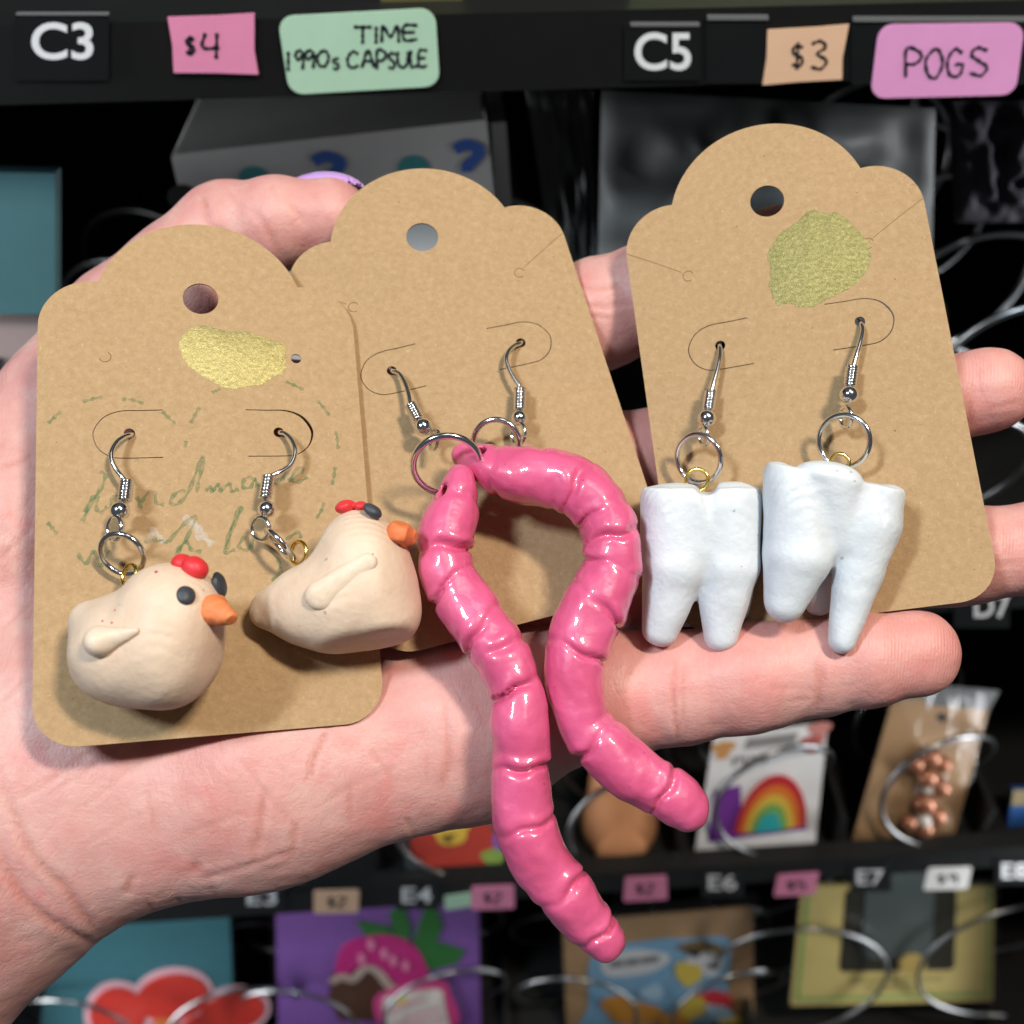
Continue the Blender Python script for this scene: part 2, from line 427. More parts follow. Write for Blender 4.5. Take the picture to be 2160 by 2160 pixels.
# ------------------------------------------------------------------ the vending machine
mach = root('vending_machine', 'black vending machine with wire coils and white selection numbers behind the hand', 'vending machine', m2w(0, 25, -110))
rowH = {'C': mp(D(966, 95))[1]}
rowH['D'] = mp(D(966, 1165))[1]; rowH['E'] = mp(D(966, 1677))[1]
rowH['F'] = 2 * rowH['E'] - rowH['D'] - 5
V, F = mbox(-45, 45, 48, 50, -100, 30); add('back_panel', V, F, M['blackm'], mach, False)
for s in (-1, 1):
    V, F = mbox(s * 40 - 1, s * 40 + 1, 0.5, 48, -100, 30); add('side_panel', V, F, M['blackm'], mach, False)
TR = {}
for r in 'CDEF':
    h = rowH[r]
    V, F = mbox(-38, 38, .9, 47, h - .55, h - .25)
    tr = add('tray', V, F, M['blackm'], mach, False); TR[r] = tr
    V, F = mbox(-38, 38, 0, .9, h - .95, h + .85); add('front_rail', V, F, M['black'], tr, False)
def txt(body, bold=.0):
    c = bpy.data.curves.new('t', 'FONT'); c.body = body; c.offset = bold; c.resolution_u = 6
    o = bpy.data.objects.new('t', c); COL.objects.link(o)
    me = bpy.data.meshes.new_from_object(o.evaluated_get(bpy.context.evaluated_depsgraph_get()))
    V = np.array([v.co[:] for v in me.vertices]); F = [tuple(p.vertices) for p in me.polygons]
    bpy.data.objects.remove(o); bpy.data.curves.remove(c); bpy.data.meshes.remove(me)
    V = V[:, :2]; V = (V - V.min(0)) / (V.max(0) - V.min(0)); return V, F
def mtext(name, body, box, w_, mt, parent, bold=.035):
    V, F = txt(body, bold); x0, y0, x1, y1 = box
    W = quadmap([mpw(p, w_) for p in ((x0, y1), (x1, y1), (x1, y0), (x0, y0))])(V)
    return add(name, W, F, mt, parent, False)
def plate(box, r, wd=-.06, name='number_plate', mt='black2'):
    q = quadmap([mpw(p, wd) for p in ((box[0], box[3]), (box[2], box[3]), (box[2], box[1]), (box[0], box[1]))]); o2 = rq((.03, .03), 2)
    V, F = prism(q(o2), q(o2, wd * .95)); return add(name, V, F, M[mt], TR[r], False)
dd = lambda *b: tuple(x * 2160 / 1932 for x in b)
# row C
for b in (dd(28, 27, 205, 152), dd(1178, 46, 1322, 152)): plate(b, 'C')
for b in (dd(1332, 40, 1448, 158), dd(1606, 44, 1935, 160)): plate(b, 'C', -.04, 'label_holder')
for b in (dd(30, 25, 205, 29), dd(1190, 44, 1320, 50), dd(1335, 30, 1450, 38), dd(1610, 33, 1940, 41)):
    plate(b, 'C', -.09, 'clear_strip', 'clear')
mtext('selection_number', 'C3', dd(59, 42, 176, 113), -.066, M['white'], TR['C'], .018)
mtext('selection_number', 'C5', dd(1197, 61, 1304, 133), -.066, M['white'], TR['C'], .018)
plate(dd(1800, 1120, 1905, 1185), 'D'); mtext('selection_number', 'D7', dd(1838, 1122, 1906, 1166), -.066, M['white'], TR['D'], .018)
for body, b in (('E3', (466, 1678, 522, 1708)), ('E4', (758, 1674, 815, 1704)), ('E6', (1336, 1650, 1390, 1680)), ('E7', (1616, 1641, 1668, 1670)), ('E8', (1890, 1628, 1940, 1658))):
    plate(dd(b[0] - 12, b[1] - 10, b[2] + 14, b[3] + 12), 'E'); mtext('selection_number', body, dd(*b), -.066, M['white'], TR['E'], .012)
# coils: real helices running back into the machine
def helix(r, u, phase, turns=5, rad=3.0, pitch=4.2, wire=.13, w0=.2, hand=1, up=3.6):
    n = int(turns * 48); a = np.linspace(0, turns * 2 * math.pi, n)
    P = m2w(u + rad * np.sin(a + phase) * hand, w0 + pitch * a / (2 * math.pi), rowH[r] + up - rad * np.cos(a + phase))
    V, F = tube(P, wire, 10); add('coil', V, F, M['coil'], TR[r])
colE = lambda x: mp(D(x, 1560), 1)[0]
helix('E', colE(1465), -.2, hand=-1); helix('E', colE(1765), -.2, hand=-1); helix('E', colE(1180), 1.1, hand=-1, rad=2.7); helix('E', colE(865), -.3, hand=-1); helix('E', colE(590), -.3, hand=-1)
for x, y, rd, hd in ((420, 1886, 3.7, -1), (548, 1884, 3.5, 1), (838, 1850, 3.7, -1), (1092, 1860, 3.6, 1), (1392, 1850, 3.7, -1), (1545, 1766, 4.8, 1), (1925, 1724, 4.8, -1), (110, 1900, 3.7, 1)):
    u, h = mp(D(x, y), 2.0); helix('F', u, -.3, hand=hd, rad=rd, w0=.2, pitch=4.0, up=h - rd - rowH['F'])
colD = lambda x: mp(D(x, 600), 2)[0]
for x, hd in ((-20, 1), (250, -1), (1000, 1), (1900, -1), (1560, 1)): helix('D', colD(x), 1.0, hand=hd, rad=3.0, up=3.7)
helix('D', colD(1960), 2.4, rad=2.8, up=9)
for r, xs in (('D', (190, 1100, 1820)), ('E', (700, 1010, 1290, 1590, 1860)), ('F', (470, 960, 1450, 1900))):
    for x in xs:
        u = mp(D(x, {'D': 640, 'E': 1560, 'F': 1880}[r]), 1)[0]
        V, F = mbox(u - .12, u + .12, 1.0, 46, rowH[r] - .2, rowH[r] + 2.6); add('divider', V, F, M['blackm'], TR[r], False)

# ------------------------------------------------------------------ stickers with handwriting
GL = {'T': [[(0, 1), (1, 1)], [(.5, 1), (.5, 0)]], 'I': [[(.5, 1), (.45, 0)]], 'M': [[(0, 0), (.08, 1), (.5, .35), (.92, 1), (1, 0)]],
      'E': [[(1, 1), (0, .95), (.02, 0), (1, .04)], [(0, .5), (.8, .52)]], '1': [[(.5, 1), (.5, 0)]], '9': [[(.95, .8), (.5, 1), (.05, .78), (.4, .5), (.95, .75), (.85, 0)]],
      '0': [[(.5, 1), (.05, .6), (.2, .08), (.7, .02), (1, .5), (.8, .92), (.5, 1)]], 's': [[(.9, .95), (.2, .85), (.2, .6), (.85, .4), (.7, .05), (.05, .1)]],
      'C': [[(1, .85), (.5, 1), (.05, .6), (.15, .1), (.6, 0), (1, .15)]], 'A': [[(0, 0), (.5, 1), (1, 0)], [(.2, .38), (.85, .38)]],
      'P': [[(.05, 0), (.1, 1), (.8, .92), (.95, .7), (.6, .48), (.08, .46)]], 'S': [[(.95, .9), (.4, 1), (.08, .75), (.5, .52), (.92, .3), (.6, 0), (0, .1)]],
      'U': [[(0, 1), (.05, .3), (.45, 0), (.9, .25), (1, 1)]], 'L': [[(.05, 1), (.1, .02), (1, .04)]], 'O': [[(.5, 1), (.05, .6), (.2, .08), (.65, .0), (1, .5), (.8, .95), (.5, 1)]],
      'G': [[(.95, .85), (.5, 1), (.05, .55), (.2, .05), (.75, .02), (.95, .42), (.5, .42)]], '$': [[(.95, .82), (.3, .85), (.15, .62), (.85, .42), (.75, .15), (.05, .18)], [(.55, 1), (.45, 0)]],
      '4': [[(.15, 1), (0, .45), (1, .42)], [(.85, 1), (.8, 0)]], '3': [[(.05, .9), (.6, 1), (.9, .78), (.4, .54), (.95, .3), (.6, 0), (0, .08)]],
      '2': [[(.05, .8), (.5, 1), (.9, .75), (.05, 0), (1, .02)]], '5': [[(.9, 1), (.15, .98), (.1, .55), (.8, .55), (.85, .12), (.05, .02)]]}
def ribbon(P, wid, nrm):
    P = np.asarray(P, float); T = np.gradient(P, axis=0); T /= np.linalg.norm(T, axis=1)[:, None] + 1e-9
    S = np.cross(T, nrm); wid = np.broadcast_to(wid, (len(P),))[:, None]
    V = np.vstack([P - S * wid / 2, P + S * wid / 2]); n = len(P)
    return V, [(i, i + 1, n + i + 1, n + i) for i in range(n - 1)]
def sticker(name, label, corners, mt, r, glyphs, wd=-.1, ink=.075, thick=.03, cat='price tag', group=None):
    tl, tr, br, bl = corners
    q = quadmap([mpw(p, wd) for p in (bl, br, tr, tl)])
    o2 = rq(r) if r[0] > 0 else np.array([(1, 1), (.97, .4), (1, 0), (.5, .012), (0, 0), (.02, .5), (0, 1), (.6, .99)])
    V, F = prism(q(o2, 0), q(o2, -thick))
    s = add(name, V, F, M[mt], None, False, label=label, cat=cat, group=group)
    for ch, (x0, y0, x1, y1) in glyphs:
        parts = []
        for ln in GL[ch]:
            P = [(x0 + a * (x1 - x0), y1 + b * (y0 - y1)) for a, b in ln]
            P = spline(P, 8 * len(P)); W = np.array([mpw(p, wd - .012) for p in P]); parts.append(ribbon(W, ink * (1 + .25 * np.sin(np.arange(len(W)))), q.n))
        add('written_letter', *merge(parts), M['ink'], s, False)
    return s
gz = lambda zf, L: [(c, (*zf(b[0], b[1]), *zf(b[2], b[3]))) for c, b in L]
sticker('price_tag', 'pink price tag reading $4 on the top shelf edge', [zt(632, 65), zt(960, 50), zt(975, 281), zt(655, 275)], 's_pink', (0, 0), gz(zt, [('$', (700, 135, 735, 210)), ('4', (765, 125, 828, 222))]))
sticker('name_tag', 'mint green rounded tag handwritten 1990s TIME CAPSULE', [zt(1046, 62), zt(1642, 30), zt(1660, 325), zt(1092, 358)], 's_mint', (.1, .19),
        gz(zt, [('T', (1335, 102, 1402, 165)), ('I', (1410, 100, 1430, 165)), ('M', (1440, 98, 1505, 160)), ('E', (1525, 95, 1575, 150)), ('1', (1080, 195, 1095, 268)), ('9', (1113, 190, 1147, 262)), ('9', (1150, 190, 1187, 258)), ('0', (1195, 190, 1240, 250)), ('s', (1255, 218, 1280, 262)),
                ('C', (1310, 195, 1352, 255)), ('A', (1365, 190, 1412, 255)), ('P', (1420, 190, 1458, 262)), ('S', (1465, 200, 1492, 258)), ('U', (1500, 195, 1540, 255)), ('L', (1548, 190, 1576, 250)), ('E', (1582, 190, 1612, 250))]), cat='name tag', ink=.068)
sticker('price_tag', 'peach price tag reading $3 on the top shelf edge', [zu(965, 113), zu(1272, 92), zu(1246, 300), zu(946, 321)], 's_peach', (0, 0), gz(zu, [('$', (1055, 160, 1100, 262)), ('3', (1128, 155, 1190, 260))]), ink=.07)
sticker('name_tag', 'orchid pink rounded tag handwritten POGS', [zu(1385, 93), zu(1936, 86), zu(1900, 358), zu(1352, 372)], 's_orchid', (.1, .2), gz(zu, [('P', (1482, 185, 1548, 292)), ('O', (1558, 185, 1625, 292)), ('G', (1640, 185, 1703, 287)), ('S', (1728, 180, 1798, 285))]), cat='name tag')
for q, mt, gl, lab in (((592, 1681, 678, 1679, 676, 1722, 592, 1724), 's_peach', '$2', 'small peach price tag beside selection number E3'), ((890, 1673, 970, 1670, 971, 1714, 889, 1717), 's_pink', '$2', 'small pink price tag beside selection number E4'),
                      ((1180, 1656, 1258, 1652, 1260, 1697, 1176, 1702), 's_pink', '$2', 'small pink price tag below the peach toy, behind the worm tips'), ((1468, 1651, 1546, 1646, 1537, 1688, 1460, 1692), 's_pink', '$5', 'small pink price tag beside selection number E6'),
                      ((1752, 1638, 1834, 1636, 1826, 1677, 1742, 1680), 's_white', '$9', 'small white price tag beside selection number E7')):
    c = [D(q[i], q[i + 1]) for i in (0, 2, 4, 6)]
    x0, x1 = c[3][0], c[1][0]; y0, y1 = c[0][1], c[2][1]; w_ = x1 - x0; hh = y1 - y0
    gs = [(gl[0], (x0 + .3 * w_, y0 + .28 * hh, x0 + .45 * w_, y0 + .78 * hh)), (gl[1], (x0 + .52 * w_, y0 + .28 * hh, x0 + .7 * w_, y0 + .75 * hh))]
    sticker('price_tag', lab, c, mt, (.06, .1), gs, ink=.12)
sticker('shelf_tag', 'small mint green tag next to the pink one at E4', [D(838, 1692), D(889, 1684), D(889, 1710), D(840, 1718)], 's_mint', (.05, .1), [], cat='tag')

# ------------------------------------------------------------------ goods on the shelves
def goods(name, label, cat, corners, w_b, w_t, mt, thick=.15, r=(0, 0), group=None):
    """corners in displayed pixels tl,tr,br,bl; bottom edge at depth w_b, top edge at w_t"""
    tl, tr, br, bl = [D(*c) for c in corners]
    q = quadmap([mpw(bl, w_b), mpw(br, w_b), mpw(tr, w_t), mpw(tl, w_t)])
    o2 = rq(r) if r[0] > 0 else rq((.012, .012), 2)
    V, F = prism(q(o2, 0), q(o2, -thick))
    o = add(name, V, F, M[mt] if isinstance(mt, str) else mt, None, False, label=label, cat=cat, group=group); q.o = o; return q
def st_of(q, p):
    # where the line of sight through a pixel meets the quad, as (s, t) on it
    d = c2w(np.array([(p[0] - 1080) / FPX, (1080 - p[1]) / FPX, -1.0])) - CAMC; o = q([(.5, .5)])[0]
    P = CAMC + d * (((o - CAMC) @ q.n) / (d @ q.n)); st = np.array([.5, .5])
    for _ in range(6):
        e = P - q([st])[0]; Ju = (q([st + [.01, 0]])[0] - q([st])[0]) / .01; Jv = (q([st + [0, .01]])[0] - q([st])[0]) / .01
        st = st + np.linalg.lstsq(np.c_[Ju, Jv], e, rcond=None)[0]
    return st
def deco(q, name, st, mt, lift=.04, thick=.03, parent=None):
    st = np.asarray(st, float); V, F = prism(q(st, lift), q(st, lift - thick)); return add(name, V, F, M[mt] if isinstance(mt, str) else mt, parent or q.o, False)
def sleeve(q, seed=0, s0=-.03, s1=1.03, t0=-.02, t1=1.06, lift=.3):
    n = 26; a, b = np.meshgrid(np.linspace(0, 1, n), np.linspace(0, 1, n)); a = a.ravel(); b = b.ravel()
    puff = (16 * a * (1 - a) * b * (1 - b)) ** .35
    z = lift * puff * np.array([.55 + .6 * abs(mnoise.noise(Vector((x * 5 + seed, y * 3, 0)))) + .35 * mnoise.noise(Vector((x * 11, y * 9 + seed, 3))) for x, y in zip(a, b)]) + .05
    st = np.c_[s0 + (s1 - s0) * a, t0 + (t1 - t0) * b]; V = q(st, 0) + q.n * z[:, None]
    F = [(i * n + j, i * n + j + 1, (i + 1) * n + j + 1, (i + 1) * n + j) for i in range(n - 1) for j in range(n - 1)]
    add('clear_sleeve', V, F, M['film'], q.o)
m = bpy.data.materials.new('clear_film'); m.use_nodes = True; nt = m.node_tree; nt.nodes.clear()
o_ = nt.nodes.new('ShaderNodeOutputMaterial'); t_ = nt.nodes.new('ShaderNodeBsdfTransparent'); g_ = nt.nodes.new('ShaderNodeBsdfGlossy'); x_ = nt.nodes.new('ShaderNodeMixShader')
g_.inputs['Roughness'].default_value = .22; t_.inputs['Color'].default_value = (.95, .95, .95, 1)
x_.inputs[0].default_value = .045; nt.links.new(t_.outputs[0], x_.inputs[1]); nt.links.new(g_.outputs[0], x_.inputs[2]); nt.links.new(x_.outputs[0], o_.inputs['Surface']); M['film'] = m
def blob(c, r, n=28, wob=0, seed=0, rot=0):
    a = np.linspace(0, 2 * math.pi, n, endpoint=False); k = 1 + wob * np.sin(3 * a + seed) + wob * .6 * np.sin(5 * a + 2 * seed)
    x, y = r[0] * k * np.cos(a), r[1] * k * np.sin(a); cr, sr = math.cos(rot), math.sin(rot)
    return np.c_[c[0] + x * cr - y * sr, c[1] + x * sr + y * cr]
C_ = {}
def cm(name, col, rough=.45):
    if name not in C_: C_[name] = plast(name, col, rough, .12, 90)
    return C_[name]
white_card = cm('white_card', (.72, .73, .74)); purple = cm('purple_print', (.15, .03, .26)); teal_c = cm('teal_print', (.030, .12, .145)); tan_c = cm('tan_card', (.36, .22, .11))
# white boxes with question marks
q = goods('mystery_box', 'white box printed with blue question marks above the thumb', 'box', [(322, 292), (918, 226), (968, 720), (430, 760)], 3.0, 3.6, cm('box_white', (.55, .55, .54)), 5.0)
for cx, cy, s in ((620, 322, 28), (884, 298, 26)):
    def stq(x, y): return st_of(q, D(x, y))
    pts = [(cx - s, cy - s * .6), (cx - s * .2, cy - s), (cx + s * .8, cy - s * .6), (cx + s * .4, cy + s * .1), (cx - s * .1, cy + s * .5), (cx - s * .1, cy + s)]
    P = spline([stq(*p) for p in pts], 24); W = q(P, .03); add('question_mark', *ribbon(W, .32, q.n), cm('blue_ink', (.05, .13, .45)), q.o, False)
for cx, cy in ((480, 338), (780, 318), (345, 372)):
    deco(q, 'printed_dot', blob(stq(cx, cy), (.05, .045)), cm('teal_ink', (.06, .30, .32)) if cx > 400 else cm('black_ink', (.02, .02, .02)), .02)
q = goods('carton', 'grey white carton edge right behind the question mark box', 'box', [(926, 232), (955, 230), (985, 700), (950, 700)], 4.5, 4.5, cm('box_white', (.5, .5, .49)), 3)
q = goods('patterned_box', 'dim white box with orange dots behind the question mark box', 'box', [(395, 168), (905, 160), (915, 262), (400, 290)], 9, 9.3, cm('box_grey', (.30, .30, .29)), 4)
for x in (.42, .66): deco(q, 'printed_dot', blob((x, .45), (.035, .2)), cm('orange_ink', (.5, .14, .03)))
def pouch(name, label, corners, w_b, w_t, mt, amp=.45, seed=0, cat='bag'):
    tl, tr, br, bl = [D(*c) for c in corners]; qm = quadmap([mpw(bl, w_b), mpw(br, w_b), mpw(tr, w_t), mpw(tl, w_t)])
    n = 40; s, t = np.meshgrid(np.linspace(0, 1, n), np.linspace(0, 1, n)); st = np.c_[s.ravel(), t.ravel()]
    puff = (4 * st[:, 0] * (1 - st[:, 0])) ** .4 * (4 * st[:, 1] * (1 - st[:, 1])) ** .4
    nz = np.array([mnoise.noise(Vector((a * 4 + seed, b * 4, seed))) + .5 * mnoise.noise(Vector((a * 9 + seed, b * 7, seed))) for a, b in st])
    A = qm(st, 0) + qm.n * (amp * puff * (1 + 1.5 * nz))[:, None]; B = qm(st, 0) - qm.n * (amp * puff)[:, None]
    g = lambda k: [(i * n + j + k, i * n + j + 1 + k, (i + 1) * n + j + 1 + k, (i + 1) * n + j + k) for i in range(n - 1) for j in range(n - 1)]
    F = g(0) + [f[::-1] for f in g(n * n)]
    qm.o = add(name, np.vstack([A, B]), F, mt, None, True, label=label, cat=cat); return qm
greybag = cm('dark_grey_plastic', (.085, .092, .092), .55); greybag2 = cm('smoke_plastic', (.035, .038, .038), .55)
pouch('plastic_bag', 'dark grey crinkled plastic bag above the tooth earring card', [(1135, 170), (1765, 205), (1755, 640), (1125, 640)], 2.5, 4, greybag, .8, 3)
pouch('plastic_bag', 'dark smoky plastic bag between the question mark box and the grey bag', [(990, 165), (1120, 172), (1130, 620), (1060, 620)], 3.5, 5, greybag2, .5, 8)
pouch('plastic_bag', 'dark bag with a faint pattern near the upper right corner', [(1790, 190), (1990, 190), (2000, 420), (1800, 420)], 4, 5, cm('dark_print', (.03, .025, .035), .85), .6, 12)
q = goods('teal_packet', 'teal packet at the left edge beside the thumb', 'packet', [(-160, 322), (104, 328), (104, 594), (-160, 590)], 1.0, 1.6, cm('teal_card', (.042, .115, .13)), .6)
q = goods('pink_grey_packet', 'blurred pinkish grey packet under the teal one at left', 'packet', [(-90, 588), (88, 596), (84, 800), (-90, 800)], 1.2, 1.3, cm('pinkish_card', (.28, .22, .21)), .5)
deco(q, 'printed_band', [(.0, .62), (.55, .62), (.5, .0), (.0, .0)], cm('dark_card', (.02, .02, .025)))
# above the top rail
q = goods('green_packet', 'green packet cut off by the top edge of the photo', 'packet', [(1195, -160), (1960, -160), (1975, 30), (1190, 26)], 1.0, 1.5, cm('green_card', (.10, .16, .035)), .5)
deco(q, 'printed_shape', blob((.25, .12), (.14, .14), wob=.2), cm('brown_ink', (.16, .10, .03))); deco(q, 'printed_shape', blob((.40, .1), (.06, .16), wob=.1), cm('grey_ink', (.13, .12, .12))); deco(q, 'printed_shape', blob((.86, .1), (.09, .2), wob=.15), cm('dark_violet_ink', (.035, .02, .045)))
q = goods('olive_packet', 'dim olive packet peeking over the shelf edge above the mint tag', 'packet', [(700, -120), (880, -120), (872, 14), (720, 16)], 1.2, 1.4, cm('olive_card', (.10, .09, .03)), .5)
# row E
q = goods('pin_card', 'white card with an enamel rainbow pin on a purple field', 'pin card', [(1347, 1392), (1562, 1364), (1537, 1604), (1308, 1628)], .9, 3.6, white_card, .12)
deco(q, 'purple_field', [(.09, .16), (.92, .18), (.9, .25), (.36, .28), (.30, .60), (.08, .58)], purple, .02)
for k, (rr, c) in enumerate(((1, (.45, .03, .035)), (.83, (.62, .16, .03)), (.67, (.60, .42, .06)), (.50, (.16, .36, .10)), (.34, (.03, .36, .38)))):
    a = np.linspace(0, math.pi, 20); ps = np.c_[.60 + .30 * rr * np.cos(a) - .03 * (1 - rr), .22 + .43 * rr * np.sin(a)]
    deco(q, 'rainbow_band', ps, cm('rainbow_%d' % k, c, .25), .10 + .03 * k, .1)
deco(q, 'stripe_print', [(.3, .96), (.75, .96), (.72, .88), (.28, .88)], cm('grey_print', (.25, .25, .25)), .02)
for c, cc in (((.1, .9), (.55, .28, .10)), ((.88, .86), (.4, .10, .09)), ((.93, .95), (.5, .2, .18))): deco(q, 'corner_print', blob(c, (.09, .07), wob=.2), cm('corner%g' % c[0], cc), .02)
V, F = txt('PIXI', .01); V = np.c_[.20 + .30 * V[:, 0], .755 + .075 * V[:, 1]]; add('printed_name', q(V, .025), F, cm('grey_text', (.16, .16, .17)), q.o, False)
q = goods('earring_packet', 'clear packet with copper earrings on a tan card, right of the rainbow pin', 'packet', [(1690, 1302), (1872, 1318), (1790, 1612), (1598, 1622)], .9, 4.5, tan_c, .12)
deco(q, 'header', [(0, .93), (1, .93), (1.05, 1.05), (.0, 1.05)], cm('grey_header', (.14, .15, .15), .3), .02)
deco(q, 'hang_hole', blob((.53, .86), (.06, .035)), cm('black_ink', (.02, .02, .02)), .03)
copper = mat('copper_bead', (.36, .15, .085), .28, .45); pearl = mat('pearl_bead', (.75, .72, .68), .2)
def bead_world(c, r, n=18, m_=12):
    th = np.linspace(0, math.pi, m_); ph = np.linspace(0, 2 * math.pi, n, endpoint=False)
    V = np.array([c + r * np.array([math.sin(a) * math.cos(b), math.sin(a) * math.sin(b), math.cos(a)]) for a in th for b in ph])
    return V, [(i * n + j, (i + 1) * n + j, (i + 1) * n + (j + 1) % n, i * n + (j + 1) % n) for i in range(m_ - 1) for j in range(n)]
for s, t, rr, mm in ((.35, .62, .42, copper), (.48, .66, .5, copper), (.62, .62, .45, copper), (.5, .54, .5, copper), (.66, .48, .5, copper), (.55, .38, .55, copper), (.7, .30, .5, copper), (.62, .22, .45, copper), (.45, .26, .4, copper), (.60, .28, .42, pearl), (.56, .47, .3, pearl)):
    add('bead', *bead_world(q([(s, t)], .35 + rr * .3)[0], rr), mm, q.o)
sleeve(q, 2, lift=.9)
# red round fruit-like pin and the peach toy
q = goods('round_pin', 'red round pin with a yellow middle below the palm', 'pin', [(752, 1518), (930, 1490), (948, 1652), (770, 1668)], .8, 3.0, cm('grey_card2', (.10, .11, .11)), .1)
deco(q, 'red_disc', blob((.52, .45), (.45, .42)), cm('red_enamel', (.42, .05, .035), .25), .18, .12); deco(q, 'yellow_middle', blob((.52, .66), (.22, .2), wob=.12), cm('yellow_enamel', (.65, .42, .06), .3), .24, .06); deco(q, 'white_dot', blob((.62, .78), (.09, .08)), cm('cream_enamel', (.65, .62, .5), .3), .3, .06); deco(q, 'brown_spots', blob((.48, .55), (.06, .05), wob=.3), cm('brown_ink', (.16, .10, .03)), .30, .04)
deco(q, 'green_leaf', blob((.93, .24), (.12, .12), wob=.15), cm('leaf_green', (.22, .33, .07)), .2, .08); deco(q, 'violet_leaf', blob((.99, .42), (.05, .1)), cm('violet_ink', (.2, .1, .4)), .2, .08)
u, h = mp(D(1160, 1640), 2.0); u2, h2 = mp(D(1175, 1460), 3.5)
pb = m2w(u, 2.0, h) ; pt = m2w(u2, 3.5, h2)
def toy(P):
    mid = pb * .5 + pt * .5
    return smin(cone(P, pb * .9 + pt * .1, mid, 1.15, 1.7), cone(P, mid, pt, 1.7, 1.55), .8)
lo = np.minimum(pb, pt) - 2.2; hi = np.maximum(pb, pt) + 2.2
V, F = nets(toy, lo, hi, .25, 0); add('peach_toy', V, F, cm('peach_rubber', (.62, .28, .13), .5), None, True, label='smooth peach coloured toy standing in a coil behind the worms', cat='toy')
q = goods('blue_packet', 'blue packet at the right edge above selection number E8', 'packet', [(1912, 1490), (2040, 1490), (2040, 1625), (1890, 1632)], .9, 2.5, cm('blue_card', (.03, .11, .36)), .3)
deco(q, 'printed_band', [(.0, .8), (.4, .8), (.4, 1), (0, 1)], cm('tan_ink', (.3, .24, .12)))
# row F
q = goods('flower_packet', 'teal packet with a red white-rimmed flower at bottom left', 'packet', [(105, 1690), (432, 1715), (448, 2080), (60, 2080)], 2.0, 4.0, teal_c, .3)
redp = cm('flower_red', (.50, .03, .02), .35); rim = cm('flower_rim', (.62, .36, .40), .4)
pxblob = lambda x, y, rx_, ry_, ro=0: [st_of(q, D(*p)) for p in blob((x, y), (rx_, ry_), rot=ro)][::-1]
for x, y, rx_, ry_, ro in ((222, 1912, 52, 52, .2), (325, 1880, 68, 44, -.15), (438, 1908, 62, 36, -.2), (395, 1950, 60, 40, 0)):
    deco(q, 'petal_rim', pxblob(x, y, rx_ + 11, ry_ + 11, ro), rim, .06, .05); deco(q, 'petal', pxblob(x, y, rx_, ry_, ro), redp, .12, .05)
deco(q, 'flower_heart', pxblob(310, 1930, 22, 14), cm('orange_ink', (.5, .14, .03)), .18, .05)
sleeve(q, 5)
q = goods('dessert_packet', 'purple packet with a pink strawberry dessert and green leaves', 'packet', [(520, 1718), (902, 1702), (912, 2090), (528, 2090)], 2.0, 4.0, cm('violet_card', (.20, .085, .34)), .3)
S = lambda x, y, q=q: st_of(q, D(x, y))
for pts in ([(672, 1735), (730, 1745), (760, 1780), (720, 1790), (690, 1765)], [(735, 1720), (760, 1705), (775, 1745), (770, 1790), (745, 1775)], [(780, 1770), (800, 1715), (822, 1705), (835, 1745), (815, 1790), (790, 1800)], [(785, 1800), (830, 1775), (878, 1790), (862, 1815), (815, 1828), (785, 1822)]):
    deco(q, 'leaf', [S(*p) for p in pts][::-1], cm('leaf_print', (.025, .16, .03), .35), .05, .04)
deco(q, 'chocolate', [S(*p) for p in [(625, 1840), (640, 1820), (700, 1805), (790, 1850), (790, 1925), (640, 1925), (620, 1880)]][::-1], cm('chocolate_print', (.075, .028, .014), .35), .05, .04)
ic = spline([S(*p) for p in [(632, 1838), (645, 1785), (690, 1765), (740, 1762), (785, 1785), (808, 1830), (815, 1865), (770, 1862), (735, 1845), (705, 1818), (670, 1825), (650, 1845)]], 48, True)
deco(q, 'pink_icing', ic[::-1], cm('magenta_print', (.52, .02, .19), .3), .10, .05)
edge = spline([S(*p) for p in [(625, 1850), (645, 1838), (665, 1845), (690, 1822), (715, 1832), (735, 1856), (765, 1868)]], 40); add('cream_edge', *ribbon(q(edge, .13), .55, q.n), cm('cream_print', (.5, .38, .32), .4), q.o, False)
for x, y in ((682, 1805), (725, 1795), (742, 1808), (765, 1818), (700, 1778)): deco(q, 'seed', blob(S(x, y), (.018, .022)), cm('pale_pink', (.75, .25, .42)), .15, .03)
deco(q, 'whipped_edge', spline([S(*p) for p in [(705, 1890), (730, 1865), (790, 1850), (835, 1845), (850, 1870), (860, 1930), (730, 1932)]], 36, True)[::-1], cm('hot_pink', (.68, .06, .25), .3), .16, .05)
deco(q, 'whipped_cream', spline([S(*p) for p in [(722, 1890), (745, 1872), (795, 1862), (830, 1862), (838, 1885), (850, 1990), (745, 1990)]], 36, True)[::-1], cm('cream_white', (.72, .66, .60), .3), .2, .05)
for a, b in (((735, 1905), (800, 1880)), ((745, 1930), (830, 1895)), ((770, 1932), (838, 1912))): add('pink_stripe', *ribbon(q(np.array([S(*a), S((a[0] + b[0]) / 2, (a[1] + b[1]) / 2 - 6), S(*b)]), .225), .22, q.n), cm('pale_pink', (.75, .25, .42)), q.o, False)
deco(q, 'yellow_drop', blob(S(757, 1882), (.03, .02)), cm('pale_yellow', (.72, .6, .2)), .225, .02)
sleeve(q, 9)
q = goods('sticker_packet', 'tan card in a clear sleeve with a blue sticker of abstract shapes', 'packet', [(1062, 1742), (1420, 1712), (1425, 2080), (1075, 2080)], 2.0, 4.0, tan_c, .15)
S2 = lambda x, y, q=q: st_of(q, D(x, y))
